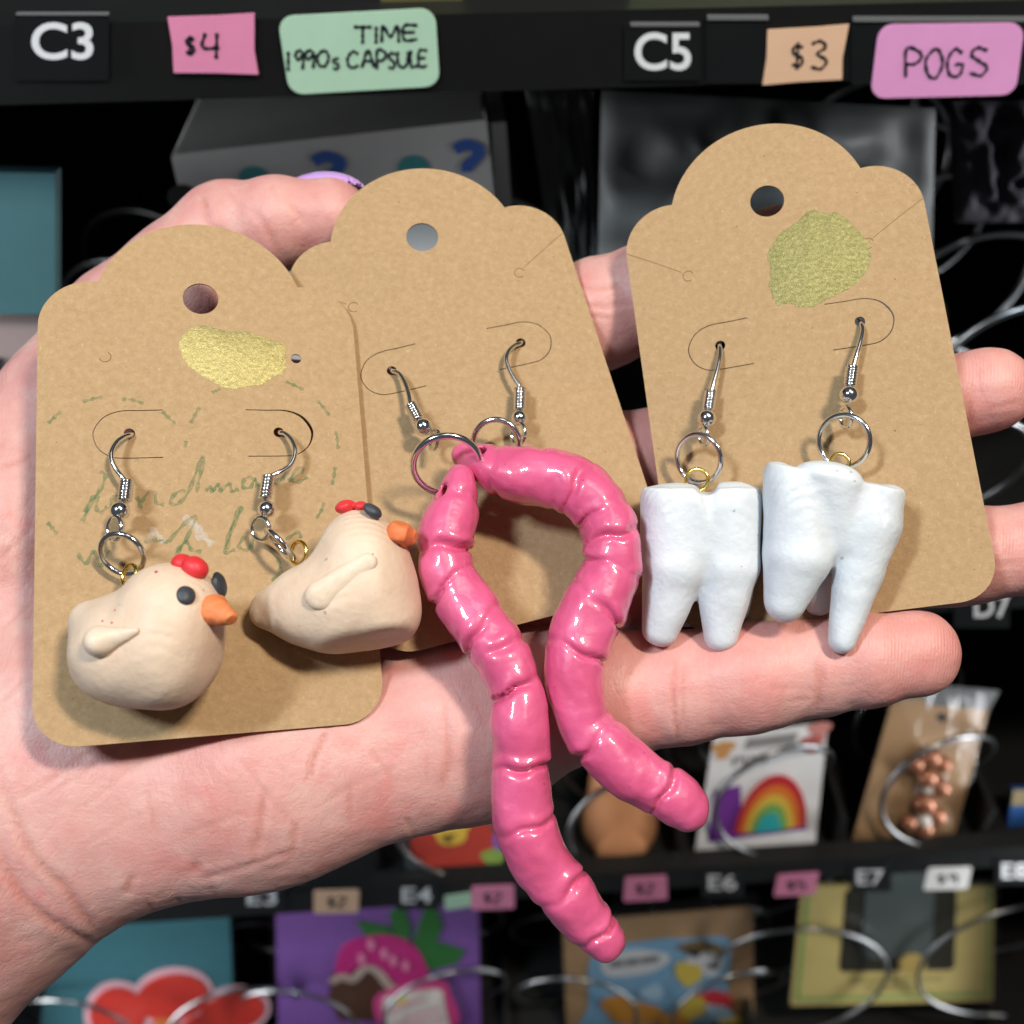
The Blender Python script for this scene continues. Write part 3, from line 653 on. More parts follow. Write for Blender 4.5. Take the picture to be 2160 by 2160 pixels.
deco(q, 'blue_sticker', spline([S2(*p) for p in [(1120, 1802), (1230, 1772), (1290, 1768), (1370, 1765), (1378, 1800), (1372, 1900), (1410, 1990), (1090, 1990), (1110, 1900)]], 50, True)[::-1], cm('sky_print', (.17, .34, .50), .35), .04, .04)
pxb2 = lambda x, y, rx_, ry_, ro=0, wb=.0: [S2(*p) for p in blob((x, y), (rx_, ry_), rot=ro, wob=wb, seed=x)][::-1]
deco(q, 'speech_bubble', pxb2(1195, 1815, 66, 24, -.15, .04), cm('bubble_white', (.55, .57, .58), .4), .08, .03)
for x0, x1 in ((1150, 1176), (1180, 1206), (1210, 1242)): deco(q, 'illegible_print', [S2(x0, 1824 - (x0 - 1150) * .14), S2(x1, 1824 - (x1 - 1150) * .14), S2(x1, 1812 - (x1 - 1150) * .14), S2(x0, 1812 - (x0 - 1150) * .14)], cm('grey_text', (.16, .16, .17)), .10, .02)
for k, (x, y, rx_, ry_, mt, ro) in enumerate(((1325, 1786, 44, 14, ('brown_ink', (.16, .10, .03)), .1), (1330, 1812, 34, 22, ('bubble_white', (.55, .57, .58)), 0), (1298, 1832, 26, 22, ('yellow_ink', (.6, .45, .07)), 0.3), (1350, 1882, 34, 17, ('red_ink', (.5, .03, .04)), .2), (1300, 1900, 38, 20, ('yellow_ink', (.6, .45, .07)), -.4), (1190, 1905, 60, 24, ('amber_ink', (.5, .22, .03)), .2), (1275, 1930, 30, 22, ('amber_ink', (.5, .22, .03)), .5), (1230, 1868, 22, 14, ('pale_blue_ink', (.32, .48, .60)), 0), (1355, 1905, 26, 14, ('pale_blue_ink', (.32, .48, .60)), .3), (1380, 1925, 24, 12, ('yellow_ink', (.6, .45, .07)), 0), (1310, 1790, 10, 8, ('ink_black', (.02, .02, .02)), 0), (1345, 1815, 8, 6, ('ink_black', (.02, .02, .02)), 0))):
    deco(q, 'printed_shape', pxb2(x, y, rx_, ry_, ro, .1), cm(*mt), .10 + .012 * k, .04)
sleeve(q, 14)
q = goods('yellow_packet', 'pale yellow card with green border and a dark central window', 'packet', [(1515, 1672), (1876, 1672), (1873, 1888), (1492, 1898)], 1.6, 3.2, cm('yellow_card', (.46, .37, .13)), .2)
for st in ([(.02, .05), (.98, .05), (.98, .075), (.02, .075)], [(.02, .05), (.035, .05), (.035, .98), (.02, .98)], [(.965, .05), (.98, .05), (.98, .98), (.965, .98)]): deco(q, 'green_border', st, cm('border_green', (.12, .30, .07)), .02, .03)
deco(q, 'window', rq((.06, .06)) * np.array([.58, .68]) + np.array([.22, .30]), cm('window_dark', (.022, .02, .012), .2), .03, .03)
deco(q, 'window_sheet', rq((.1, .1)) * np.array([.36, .7]) + np.array([.32, .42]), cm('smoke_sheet', (.06, .075, .07), .25), .12, .05)
deco(q, 'gold_coin', blob((.58, .38), (.07, .09)), cm('dull_gold', (.35, .25, .07), .4), .2, .06)
for x0, x1, y0 in ((.28, .46, .20), (.49, .74, .20), (.36, .62, .13)): deco(q, 'illegible_print', [(x0, y0), (x1, y0), (x1, y0 + .045), (x0, y0 + .045)], cm('olive_ink', (.30, .25, .08)), .03, .02)

sleeve(q, 21, lift=.4)
# ------------------------------------------------------------------ the hand
J = lambda x, y, d: px(x, y, d)
fingers = [
    [(J(950, 830, 20.9), 1.15), (J(1265, 662, 20.8), 1.05), (J(1500, 578, 20.6), .90), (J(1640, 530, 20.5), .80)],
    [(J(1050, 1040, 20.3), 1.10), (J(1450, 955, 20.1), .93), (J(1800, 885, 19.5), .82), (J(2085, 822, 19.0), .70)],
    [(J(1090, 1240, 19.5), 1.05), (J(1480, 1205, 19.5), .92), (J(1850, 1190, 18.9), .84), (J(2190, 1155, 18.5), .76)],
    [(J(1120, 1475, 18.5), 1.12), (J(1430, 1450, 18.05), .93), (J(1725, 1406, 17.85), .79), (J(1925, 1375, 17.7), .68)],
    [(J(20, 1150, 19.3), 1.7), (J(278, 700, 20.9), 1.15), (J(478, 488, 21.3), .96), (J(690, 462, 21.2), .76)]]
palm_prims = [  # a, b, ra, rb, depth squash
    (J(-430, 2130, 17.8), J(-40, 1720, 18.0), 2.75, 2.6, .75), (J(-40, 1720, 18.0), J(150, 1560, 18.2), 2.6, 2.2, .8),
    (J(215, 1712, 17.75), J(560, 1630, 17.85), 1.72, 1.68, .82), (J(560, 1630, 17.85), J(1000, 1535, 18.35), 1.68, 1.42, .85),
    (J(1000, 1535, 18.35), J(1150, 1475, 18.5), 1.40, 1.1, .9),
    (J(100, 1500, 18.6), J(1080, 1240, 19.7), 1.5, 1.1, .8), (J(100, 1450, 18.9), J(1050, 1040, 20.4), 1.5, 1.1, .8), (J(80, 1350, 19.2), J(950, 830, 21.0), 1.5, 1.15, .8),
    (J(30, 1600, 18.4), J(0, 1100, 19.2), 1.7, 1.7, .8), (J(20, 1150, 19.3), J(278, 700, 20.9), 1.7, 1.2, .9), (J(330, 850, 20.1), J(820, 900, 20.6), 1.1, 1.0, .8)]
def hand_sdf(P):
    d = None
    for a, b, ra, rb, sz in palm_prims:
        e = cone(P, a, b, ra, rb, sz); d = e if d is None else smin(d, e, .55)
    outs = []
    for k, ch in enumerate(fingers):
        f = None
        for (a, ra), (b, rb) in zip(ch[:-1], ch[1:]):
            mid = (a + b) / 2
            e = cone(P, a, b, ra * .98, rb, .94); f = e if f is None else smin(f, e, .12)
            e = ell(P, mid + np.array([0, 0, .12]), (np.linalg.norm(b - a) * .42, (ra + rb) * .5, (ra + rb) * .47), rz(math.degrees(math.atan2(b[1] - a[1], b[0] - a[0]))))
            f = smin(f, e, .22)
        tip, rt = ch[-1]; f = smin(f, ell(P, tip + np.array([0, 0, .05]), (rt * 1.02, rt * .98, rt * .9)), .15)
        outs.append(smin(d, f, .40 if k < 4 else .5))
    r = outs[0]
    for o in outs[1:]: r = np.minimum(r, o)
    return r
lo = np.array([-11.5, -9.6, -23.3]); hi = np.array([9.9, 6.6, -14.9])
V, F = nets(hand_sdf, lo, hi, .12, 1)
# creases: polylines in the photograph, cut into the skin from the viewer's side
cre = [([zp(-20, 600), zp(60, 790), zp(160, 890), zp(300, 970), zp(390, 995)], 9, .045), ([zp(0, 380), zp(60, 560), zp(130, 690), zp(230, 790), zp(300, 890), zp(380, 985)], 9, .04),
       ([zp(1160, 225), zp(1110, 330), zp(1085, 420)], 6, .03), ([zp(930, 450), zp(915, 560), zp(898, 660)], 7, .03), ([zp(840, 330), zp(930, 450), zp(1060, 600)], 5, .012), ([zp(1230, 430), zp(1235, 560)], 5, .015),
       ([zp(1425, 540), zp(1462, 610)], 5, .02), ([zp(515, 430), zp(530, 520), zp(550, 610)], 5, .015), ([zp(690, 350), zp(760, 520)], 4, .01), ([zp(1560, 120), zp(1575, 330), zp(1550, 440)], 7, .025),
       ([zp(465, 740), zp(445, 810)], 8, .03), ([zp(520, 840), zp(555, 890)], 7, .03), ([zp(620, 820), zp(650, 870)], 6, .025), ([zp(690, 700), zp(680, 740)], 9, .03), ([zp(735, 780), zp(770, 820)], 6, .02), ([zp(890, 620), zp(895, 720)], 6, .02), ([zp(1040, 560), zp(1030, 680)], 6, .02),
       ([zp(700, 760), zp(900, 700), zp(1040, 650)], 6, .015), ([zp(50, 480), zp(200, 400), zp(330, 300)], 6, .015), ([zp(130, 480), zp(300, 380), zp(420, 290)], 5, .012), ([zp(230, 560), zp(400, 420), zp(520, 330)], 5, .010),
       ([(1424, 1395), (1421, 1470), (1432, 1565)], 5, .03), ([(1442, 1400), (1440, 1480), (1448, 1550)], 5, .02), ([(1724, 1400), (1728, 1445), (1722, 1500)], 7, .03), ([(1600, 1450), (1700, 1452), (1716, 1460)], 4, .012), ([(1640, 1480), (1710, 1476)], 4, .01),
       ([zt(770, 790), zt(800, 850), zt(845, 885)], 7, .035), ([zt(770, 740), zt(768, 790)], 7, .03), ([zt(955, 790), zt(1000, 850), zt(1060, 965)], 7, .02), ([zt(1045, 745), zt(1020, 700)], 6, .012), ([zt(1090, 760), zt(1150, 840)], 6, .015),
       ([(1215, 600), (1260, 606), (1320, 600)], 6, .022), ([(1225, 640), (1265, 648), (1330, 640)], 5, .018), ([(1235, 665), (1285, 672)], 4, .012), ([(2040, 790), (2048, 850), (2040, 905)], 6, .022), ([(2060, 780), (2070, 840)], 4, .012), ([(2090, 1090), (2096, 1160), (2088, 1250)], 6, .02),
       ([(1500, 1340), (1496, 1440), (1505, 1555)], 4, .008), ([(1560, 1335), (1565, 1430), (1560, 1540)], 4, .007), ([(1330, 1380), (1322, 1460), (1330, 1580)], 5, .012), ([(1735, 1395), (1742, 1450), (1735, 1490)], 4, .016), ([(1250, 1400), (1235, 1480), (1250, 1590)], 5, .012),
       ([zp(300, 640), zp(420, 560), zp(520, 520)], 5, .010), ([zp(640, 600), zp(760, 560), zp(880, 520)], 5, .010), ([zp(1100, 520), zp(1250, 420), zp(1400, 360)], 5, .010), ([zp(1300, 300), zp(1380, 420)], 5, .012), ([zp(980, 330), zp(1000, 430)], 4, .010), ([zp(1490, 200), zp(1500, 420)], 4, .012),
       ([zt(860, 720), zt(900, 780), zt(905, 850)], 6, .014), ([zt(1180, 720), zt(1210, 780)], 5, .010), ([(2085, 860), (2150, 850)], 5, .012), ([(2070, 1190), (2160, 1187)], 5, .02), ([(0, 985), (70, 962)], 6, .02), ([(0, 1180), (70, 1110)], 5, .015), ([(0, 1330), (70, 1270)], 5, .015), ([(0, 1480), (60, 1420)], 5, .015)]
nv = len(V); tone = np.zeros((nv, 4)); tone[:, 3] = 1
e = .03; Nn = np.zeros_like(V)
for s in range(0, nv, 60000):
    v = V[s:s + 60000]; Nn[s:s + 60000] = np.stack([hand_sdf(v + np.eye(3)[k] * e) - hand_sdf(v - np.eye(3)[k] * e) for k in range(3)], 1)
Nn /= np.linalg.norm(Nn, axis=1)[:, None] + 1e-9
view = -V / np.linalg.norm(V, axis=1)[:, None]; face = np.clip((Nn * view).sum(1) * 2, 0, 1)
U = np.c_[1080 + FPX * V[:, 0] / -V[:, 2], 1080 - FPX * V[:, 1] / -V[:, 2]]
dis = np.zeros(nv)
for pts, wd, dp in cre:
    Pl = spline(pts, 40); lo2 = Pl.min(0) - 40; hi2 = Pl.max(0) + 40
    sel = np.where((U[:, 0] > lo2[0]) & (U[:, 0] < hi2[0]) & (U[:, 1] > lo2[1]) & (U[:, 1] < hi2[1]) & (face > 0))[0]
    if not len(sel): continue
    dd_ = np.linalg.norm(U[sel][:, None] - Pl[None], axis=2); k = dd_.argmin(1); dm = dd_.min(1); end = np.minimum(1, np.minimum(k, 39 - k) / 8 + .25)
    g = np.exp(-(dm / wd) ** 2) * end * face[sel]
    dis[sel] += dp * .95 * g - dp * .35 * np.exp(-((dm - wd * 2.4) / (wd * 1.4)) ** 2) * end * face[sel]
    tone[sel, 1] = np.maximum(tone[sel, 1], np.minimum(.5, dp * 17) * g)
for c, r, a in [(fingers[k][3][0], 1.3, .55) for k in range(4)] + [(fingers[3][2][0], .7, .3), (fingers[3][1][0], .8, .25), (J(430, 1660, 16.5), 1.6, .28), (J(880, 1650, 17), 1.2, .25), (J(760, 1560, 16.9), 1.5, .25), (J(1500, 1200, 18.5), 3.0, .45), (J(1400, 950, 19.3), 2.0, .45), (J(620, 480, 20.5), 1.0, .35), (J(1290, 720, 20), 1.0, .3)]:
    tone[:, 0] = np.maximum(tone[:, 0], a * np.exp(-(np.linalg.norm(V - c, axis=1) / r) ** 2))
for k in range(4): tone[:, 2] = np.maximum(tone[:, 2], np.exp(-(np.linalg.norm(V - fingers[k][3][0] - np.array([0, 0, .5]), axis=1) / 1.0) ** 4))
V = V - Nn * dis[:, None]
for i in range(nv):
    v = V[i]; V[i] += Nn[i] * (.028 * mnoise.noise(Vector(v * 1.3)) + .010 * mnoise.noise(Vector(v * 4.0)))
hand = add('hand', c2w(V), F, M['skin'], None, True, label='open left hand palm up holding the three earring cards', cat='hand')
ca = hand.data.attributes.new('tone', 'FLOAT_COLOR', 'POINT'); ca.data.foreach_set('color', tone.ravel())
# thumbnail, painted lavender, on the upper side of the thumb tip
nc = J(684, 419, 21.3)
def nail(P):
    return smax(ell(P, nc, (.86, .50, .56), rz(3)), -ell(P, nc - np.array([0, .09, 0]), (.90, .47, .55), rz(3)), .03)
V, F = nets(nail, nc - 1.05, nc + 1.05, .05, 0)
keep = V[:, 1] > nc[1] + .16
F = F[keep[F].all(1)]; us = np.unique(F); mpi = -np.ones(len(V), int); mpi[us] = np.arange(len(us))
add('fingernail', c2w(V[us]), mpi[F], M['nail'], hand, label='lavender painted thumbnail')

# ------------------------------------------------------------------ the three kraft cards
def arc(cx, cy, r, a0, a1, n): return [(cx + r * math.cos(math.radians(a)), cy + r * math.sin(math.radians(a))) for a in np.linspace(a0, a1, n)]
def card_outline():
    P = arc(2.5 - .62, .62, .62, -90, 0, 10)
    P += arc(2.5 - .82, 6.65, .82, 0, 97, 18)
    R_ = 1.684; cy = 6.936; a = math.degrees(math.asin((7.46 - cy) / R_))
    P += arc(0, cy, R_, a, 180 - a, 48)
    P += arc(-2.5 + .82, 6.65, .82, 83, 180, 18)
    P += arc(-2.5 + .62, .62, .62, 180, 270, 10)
    return np.array(P)
def slit_path(side, kind=0):
    P = [(.64, 5.19), (.95, 5.18), (1.28, 5.17), (1.52, 5.07), (1.66, 4.88), (1.68, 4.72), (1.60, 4.53), (1.42, 4.40), (1.2, 4.375), (.65, 4.38)]
    P = spline(P, 44); P[:, 0] *= side; return P
def slit_loop(P, w_):
    T = np.gradient(P, axis=0); T /= np.linalg.norm(T, axis=1)[:, None]; N = np.c_[-T[:, 1], T[:, 0]]
    k = np.broadcast_to(w_, (len(P),))[:, None]; A = P + N * k / 2; B = (P - N * k / 2)[::-1]; return np.vstack([A, B])
def card(c, label, open_w):
    cu = bpy.data.curves.new('card', 'CURVE'); cu.dimensions = '2D'; cu.fill_mode = 'BOTH'; cu.extrude = .016
    loops = [card_outline(), np.array(arc(0, 7.2, .285, 0, 359, 48))[:-1]]
    for s in (-1, 1):
        loops.append(np.array(arc(1.149 * s, 4.79, .085, 0, 345, 24)))
        t = np.linspace(0, 1, 44); wd = .015 + open_w[0 if s < 0 else 1] * np.exp(-((t - .42) / .16) ** 2); loops.append(slit_loop(slit_path(s), wd))
        if c == 0 and s > 0: loops.append(np.array(arc(1.502 * s, 6.116, .085, 0, 345, 24)))
    for L in loops:
        sp = cu.splines.new('POLY'); sp.points.add(len(L) - 1); sp.use_cyclic_u = True
        for q_, p in zip(sp.points, L): q_.co = (p[0], p[1], 0, 1)
    o = bpy.data.objects.new('t', cu); COL.objects.link(o)
    me = bpy.data.meshes.new_from_object(o.evaluated_get(bpy.context.evaluated_depsgraph_get()))
    V = np.array([v.co[:] for v in me.vertices]); F = [tuple(p.vertices) for p in me.polygons]
    bpy.data.objects.remove(o); bpy.data.curves.remove(cu); bpy.data.meshes.remove(me)
    R, t_ = CARD[c]; V[:, 2] -= .018
    W = c2w(V @ R.T + t_)
    ob = add('earring_card', W, F, M['kraft%d' % c], None, False, origin=c2w(t_), label=label, cat='earring card', group='kraft earring cards in the hand')
    # the little side slits and unpunched discs
    for s in (-1, 1):
        P = spline([(2.49 * s, 6.72), (2.1 * s, 6.5), (1.6 * s, 6.2)], 14)
        if not (c == 0): add('side_slit', *ribbon(c_w(c, P, .001), .012, c2w(R[:, 2:].T)[0] - CAMC), M['slit'], ob, False)
        if not (c == 0 and s > 0): add('punch_mark', *tube(c_w(c, np.array(arc(1.502 * s, 6.116, .09, 20 if c else 200, 300 if c else 420, 24)), .0), .006, 6), M['slit'], ob)
    return ob
M['slit'] = mat('cut_edge', (.20, .115, .05), .8)
card0 = card(0, 'kraft earring card holding the two cream chicken earrings', (.0, .035))
card1 = card(1, 'kraft earring card holding the two pink worm earrings', (.0, .0))
card2 = card(2, 'kraft earring card holding the two white tooth earrings', (.0, .012))
def patch(c, pts, mt, parent):
    U2 = np.array([c_uv(c, p) for p in pts]); P = spline(U2, 90, True)
    cc = P.mean(0); r_ = P - cc; ang = np.arange(90); P = cc + r_ * (1 + .012 * np.sin(ang * 1.7) + .010 * np.sin(ang * 2.9 + 1) + .008 * np.sin(ang * .8))[:, None]
    inner = cc + (P - cc) * .975
    n = len(P); rings = [c_w(c, P, .0005), c_w(c, inner, .006)]; V = np.vstack(rings + [c_w(c, cc[None], .006)])
    F = [(i, (i + 1) % n, n + (i + 1) % n, n + i) for i in range(n)] + [(n + i, n + (i + 1) % n, 2 * n) for i in range(n)]
    V2, F2 = V, [f[::-1] for f in F] if np.cross(P[1] - P[0], P[2] - P[1]) < 0 else F
    return add('gold_paint_patch', V2, F2, M[mt], parent)
patch(0, [z3(*p) for p in [(820, 650), (835, 600), (880, 560), (945, 548), (1000, 562), (1070, 578), (1140, 578), (1220, 595), (1300, 628), (1352, 640), (1356, 690), (1362, 750), (1345, 790), (1290, 812), (1240, 850), (1160, 858), (1080, 872), (1020, 850), (960, 820), (880, 765), (838, 720)]], 'gold_paint', card0)
patch(2, [z1(*p) for p in [(920, 555), (960, 510), (1000, 488), (1060, 508), (1110, 500), (1170, 535), (1230, 590), (1280, 650), (1298, 710), (1280, 790), (1230, 860), (1180, 890), (1100, 935), (1050, 955), (1000, 985), (930, 982), (880, 965), (825, 975), (795, 930), (780, 880), (785, 800), (770, 730), (790, 670), (840, 605)]], 'gold_paint_green', card2)
# worn green stamp on the chicken card
m = mat('green_stamp_ink', (.10, .21, .085), .8); t = NT(m); v = t.coord()
tr_ = t.n('ShaderNodeBsdfTransparent'); mx = t.n('ShaderNodeMixShader'); fac = t.ramp(t.noise(v, 700, 5, .7), [(.30, (0, 0, 0)), (.60, (.46, .46, .46))])
t.l(fac, mx.inputs[0]); t.l(tr_.outputs[0], mx.inputs[1]); t.l(t.b.outputs[0], mx.inputs[2]); t.l(mx.outputs[0], m.node_tree.nodes['Material Output'].inputs['Surface']); M['stamp'] = m
m = m.copy(); m.name = 'white_scuff'; m.node_tree.nodes['Principled BSDF'].inputs['Base Color'].default_value = (.7, .66, .58, 1); M['scuff'] = m
nrm0 = (c2w(CARD[0][0][:, 2:].T)[0] - CAMC)
def strokes(name, lines, wd, mt, c=0, parent=None, lift=.002):
    parts = []
    for ln in lines:
        P = spline(np.array([c_uv(c, z3(*p)) for p in ln]), 8 * len(ln)); W = c_w(c, P, lift)
        parts.append(ribbon(W, wd * (1 + .35 * np.sin(np.arange(len(W)) * .7)), nrm0))
    add(name, *merge(parts), M[mt], parent or card0, False)
words = {
    'h': [[(410, 1290), (440, 1310), (420, 1370), (360, 1470), (322, 1545)], [(335, 1500), (370, 1430), (398, 1420), (395, 1480), (420, 1500), (450, 1470)]],
    'a': [[(520, 1420), (480, 1420), (470, 1470), (500, 1485), (530, 1430), (540, 1480)]],
    'n': [[(600, 1420), (625, 1480)], [(620, 1450), (660, 1400), (690, 1400), (700, 1450), (740, 1460)]],
    'd': [[(850, 1390), (800, 1400), (770, 1450), (810, 1455), (860, 1400), (905, 1290), (930, 1220), (940, 1240), (915, 1340), (905, 1400)]],
    'm': [[(950, 1390), (975, 1370), (985, 1400)], [(985, 1390), (1015, 1360), (1030, 1400)], [(1030, 1385), (1070, 1355), (1085, 1390), (1120, 1380)]],
    'a.001': [[(1190, 1320), (1150, 1330), (1140, 1370), (1180, 1370), (1200, 1330), (1215, 1370)]],
    'd.001': [[(1290, 1330), (1320, 1300), (1360, 1270), (1340, 1340), (1300, 1360)]],
    'e': [[(1370, 1340), (1430, 1300), (1450, 1280), (1420, 1275), (1385, 1330), (1420, 1345), (1470, 1320)]],
    'with': [[(300, 1710), (340, 1760), (380, 1700), (420, 1770), (450, 1690)], [(640, 1650), (700, 1640), (760, 1650)], [(760, 1650), (840, 1560), (900, 1520), (860, 1620), (800, 1720)], [(800, 1700), (850, 1650), (880, 1690), (930, 1700)]],
    'love': [[(1060, 1690), (1080, 1600), (1130, 1490), (1120, 1480), (1075, 1600), (1050, 1700), (1100, 1690)], [(1150, 1620), (1120, 1670), (1160, 1690), (1190, 1640)], [(1200, 1600), (1180, 1690)], [(1360, 1640), (1420, 1600), (1440, 1630)], [(1280, 1680), (1320, 1740), (1330, 1800), (1290, 1850)]]}
for k, ln in words.items(): strokes('stamped_letter', ln, .055, 'stamp')
for ln in [[(325, 935), (380, 920), (428, 912)], [(525, 922), (580, 928), (635, 945)], [(148, 1045), (180, 1015), (215, 985)], [(875, 1045), (895, 1005), (920, 965)], [(985, 890), (1005, 880), (1025, 868)], [(1358, 835), (1400, 850), (1450, 875)], [(1520, 930), (1550, 965), (1580, 1005)], [(1612, 1085), (1622, 1130), (1626, 1178)], [(1610, 1268), (1605, 1310), (1595, 1360)], [(1555, 1450), (1540, 1490), (1515, 1530)], [(145, 1550), (170, 1580), (195, 1612)], [(850, 1135), (848, 1150), (846, 1168)], [(730, 985), (760, 1015), (795, 1050)]]:
    strokes('stamped_dash', [ln], .05, 'stamp')
strokes('scuff_mark', [[(840, 1520), (880, 1545), (915, 1580), (940, 1620), (985, 1665)], [(850, 1540), (890, 1570), (930, 1640)]], .10, 'scuff'); strokes('scuff_mark', [[(690, 1575), (670, 1620), (660, 1650)], [(690, 1600), (720, 1630), (740, 1650)]], .08, 'scuff')

# ------------------------------------------------------------------ earrings
def lift_path(c, pts, lifts, n): return spline(np.array([c_at(c, p, l) for p, l in zip(pts, lifts)]), n)
def ring_pts(ctr, rxp, ryp, ang, flip=1, n=72):
    """circle in space whose outline in the picture is the given ellipse (pixels)"""
    d = -ctr[2]; a = rxp * d / FPX; b = ryp * d / FPX; th = math.radians(ang)
    e1 = np.array([math.cos(th), -math.sin(th), 0]); e2 = np.array([math.sin(th), math.cos(th), 0])
    if a >= b: A = e1 * a; Bv = e2 * b + np.array([0, 0, flip * math.sqrt(a * a - b * b)])
    else: A = e2 * b; Bv = e1 * a + np.array([0, 0, flip * math.sqrt(b * b - a * a)])
    t = np.linspace(0, 2 * math.pi, n, endpoint=False)[:, None]
    return ctr + A * np.cos(t) + Bv * np.sin(t)
def sphere_cam(c, r, sq=1.0, n=28, m_=18):
    th = np.linspace(0, math.pi, m_); ph = np.linspace(0, 2 * math.pi, n, endpoint=False)
    V = np.array([c + r * np.array([math.sin(a) * math.cos(b), math.cos(a) * sq, math.sin(a) * math.sin(b)]) for a in th for b in ph])
    return V, [(i * n + j, i * n + (j + 1) % n, (i + 1) * n + (j + 1) % n, (i + 1) * n + j) for i in range(m_ - 1) for j in range(n)]
def findings(root_o, c, zf, hook, hl, coil, coil_l, bead, bead_r, loops, lift):
    """hook wire (> coil, bead, loop) from pixel readings"""
    P = lift_path(c, [zf(*p) for p in hook], hl, 70)
    # the wire goes on through the hole and down behind the card
    hk = add('hook', *tube(c2w(P), .040, 10), M['steel'], root_o)
    A = c_at(c, zf(*coil[0]), coil_l[0]); B = c_at(c, zf(*coil[1]), coil_l[1])
    tdir = (B - A) / np.linalg.norm(B - A); s1 = np.cross(tdir, [0, 0, 1]); s1 /= np.linalg.norm(s1); s2 = np.cross(tdir, s1)
    turns = 7; a = np.linspace(0, turns * 2 * math.pi, turns * 20); f = (a / a[-1])[:, None]
    H = A + (B - A) * f + .078 * (s1 * np.cos(a)[:, None] + s2 * np.sin(a)[:, None])
    add('wire_coil', *tube(c2w(H), .030, 8), M['steel'], hk)
    Bc = c_at(c, zf(*bead), lift); r_ = bead_r * k8 * -Bc[2] / FPX
    V, F = sphere_cam(np.zeros(3), r_)
    add('bead', c2w(V + Bc), F, M['steel'], hk)
    core = np.array([A - tdir * .02, B, Bc]); add('core_wire', *tube(c2w(spline(core, 20)), .036, 8), M['steel'], hk)
    for (lx, ly), rx_, ry_, an in loops:
        add('loop', *tube(c2w(ring_pts(c_at(c, zf(lx, ly), lift), rx_ * k8, ry_ * k8, an)), .036, 10, True), M['steel'], hk)
    return hk
def ringpart(name, par, ctr, rxp, ryp, ang, wire, mt, flip=1, gap=False):
    P = ring_pts(ctr, rxp, ryp, ang, flip)
    return add(name, *tube(c2w(P), wire, 12, True), M[mt], par)
def solid(name, f, ctr, ext, h, mt, par, sub=1, amp=0.0, scale=2., seed=0):
    V, F = nets(f, np.asarray(ctr) - ext, np.asarray(ctr) + ext, h, sub)
    if amp: V = jitter(V, amp, scale, seed)
    return add(name, c2w(V), F, M[mt], par)

# --- chicken earrings
def hen_depth(c, zf, p, lift): return -c_at(c, zf(*p), lift)[2]
e1 = root('chicken_earring', 'upright cream clay chicken earring facing the viewer, left one on its card', 'earring', c2w(c_at(0, zc(860, 1560), .8)), 'clay chicken earrings')
findings(e1, 0, z3, [(585, 1093), (572, 1103), (540, 1112), (500, 1140), (474, 1185), (472, 1230), (495, 1280), (525, 1318), (548, 1345)], [-.25, .02, .12, .2, .25, .27, .28, .3, .3],
         [(550, 1338), (538, 1440)], [.3, .36], (514, 1492), 50, [((487, 1582), 48, 62, 8)], .42)
ringpart('jump_ring', e1, c_at(0, z3(526, 1712), .5), 115 * k8, 103 * k8, 20, .045, 'steel')
ringpart('screw_eye', e1, c_at(0, z3(563, 1822), .62), 44 * k8, 58 * k8, 20, .032, 'brass')
d1 = hen_depth(0, zc, (900, 1150), .95)
H1 = lambda x, y, dz=0: px(*zc(x, y), d1 - dz)
u1 = k6 * d1 / FPX                       # cm per zoom pixel
def hen1(P):
    d = ell(P, H1(850, 1185), (505 * u1, 400 * u1, .86), rz(8))
    d = smin(d, ell(P, H1(1000, 1150, .1), (370 * u1, 440 * u1, .85)), .15)
    d = smin(d, ell(P, H1(1050, 905, .12), (335 * u1, 296 * u1, .66), rz(-15)), .28)
    d = smin(d, rcone(P, H1(490, 995, -.1), H1(720, 1090), 138 * u1, 250 * u1), .25)
    return d
b1 = solid('body', hen1, H1(860, 1100), (1.45, 1.35, 1.2), .06, 'hen', e1, 1, .018, 2.2, 1)
def front(f, xy, H, z0=1.6):
    """march from the viewer's side to the surface of f along the view direction"""
    p = H(*xy, z0); v = p / np.linalg.norm(p)
    for _ in range(80): p = p + v * f(p[None])[0] * .8
    e = .02; n = np.array([f((p + np.eye(3)[k] * e)[None])[0] - f((p - np.eye(3)[k] * e)[None])[0] for k in range(3)]); return p, n / np.linalg.norm(n)
def basis(n, up):
    up = np.asarray(up, float); a = up - n * (n @ up); a /= np.linalg.norm(a); b = np.cross(a, n); return np.stack([a, b, n], 1)
p, n = front(hen1, (1135, 824), H1); Rb = basis(n, (0, 1, 0)); solid('eye', lambda P: ell(P, p, (.136, .13, .065), Rb), p, .3, .025, 'eye', b1, 1, .008, 9)
p2 = H1(1362, 752, .10); n2 = np.array([.93, .25, .25]); n2 /= np.linalg.norm(n2); Rb2 = basis(n2, (-.35, 1, 0)); solid('eye', lambda P: ell(P, p2, (.185, .14, .075), Rb2), p2, .3, .025, 'eye', b1, 1, .008, 9, 4)
ba, bb = H1(1325, 925, .42), H1(1432, 975, .62)
def beak1(P):
    d = cone(P, ba, bb, 108 * u1, 52 * u1); return smax(d, (P - bb) @ (np.array([.55, -.6, .62]) / 1.02) - .06, .02)
solid('beak', beak1, (ba + bb) / 2, .6, .03, 'orange', b1, 1, .012, 8)
co = root_c = None
pc, nc1 = front(hen1, (1185, 662), H1); pc2 = H1(1115, 592, .08)
cb = solid('comb', lambda P: smin(ell(P, pc + nc1 * .06, (92 * u1, 74 * u1, .17), rz(-30)), ell(P, pc2 + np.array([0, -.02, .05]), (68 * u1, 62 * u1, .2), rz(-20)), .025), (pc + pc2) / 2, .7, .03, 'red', b1, 1, .008, 6)
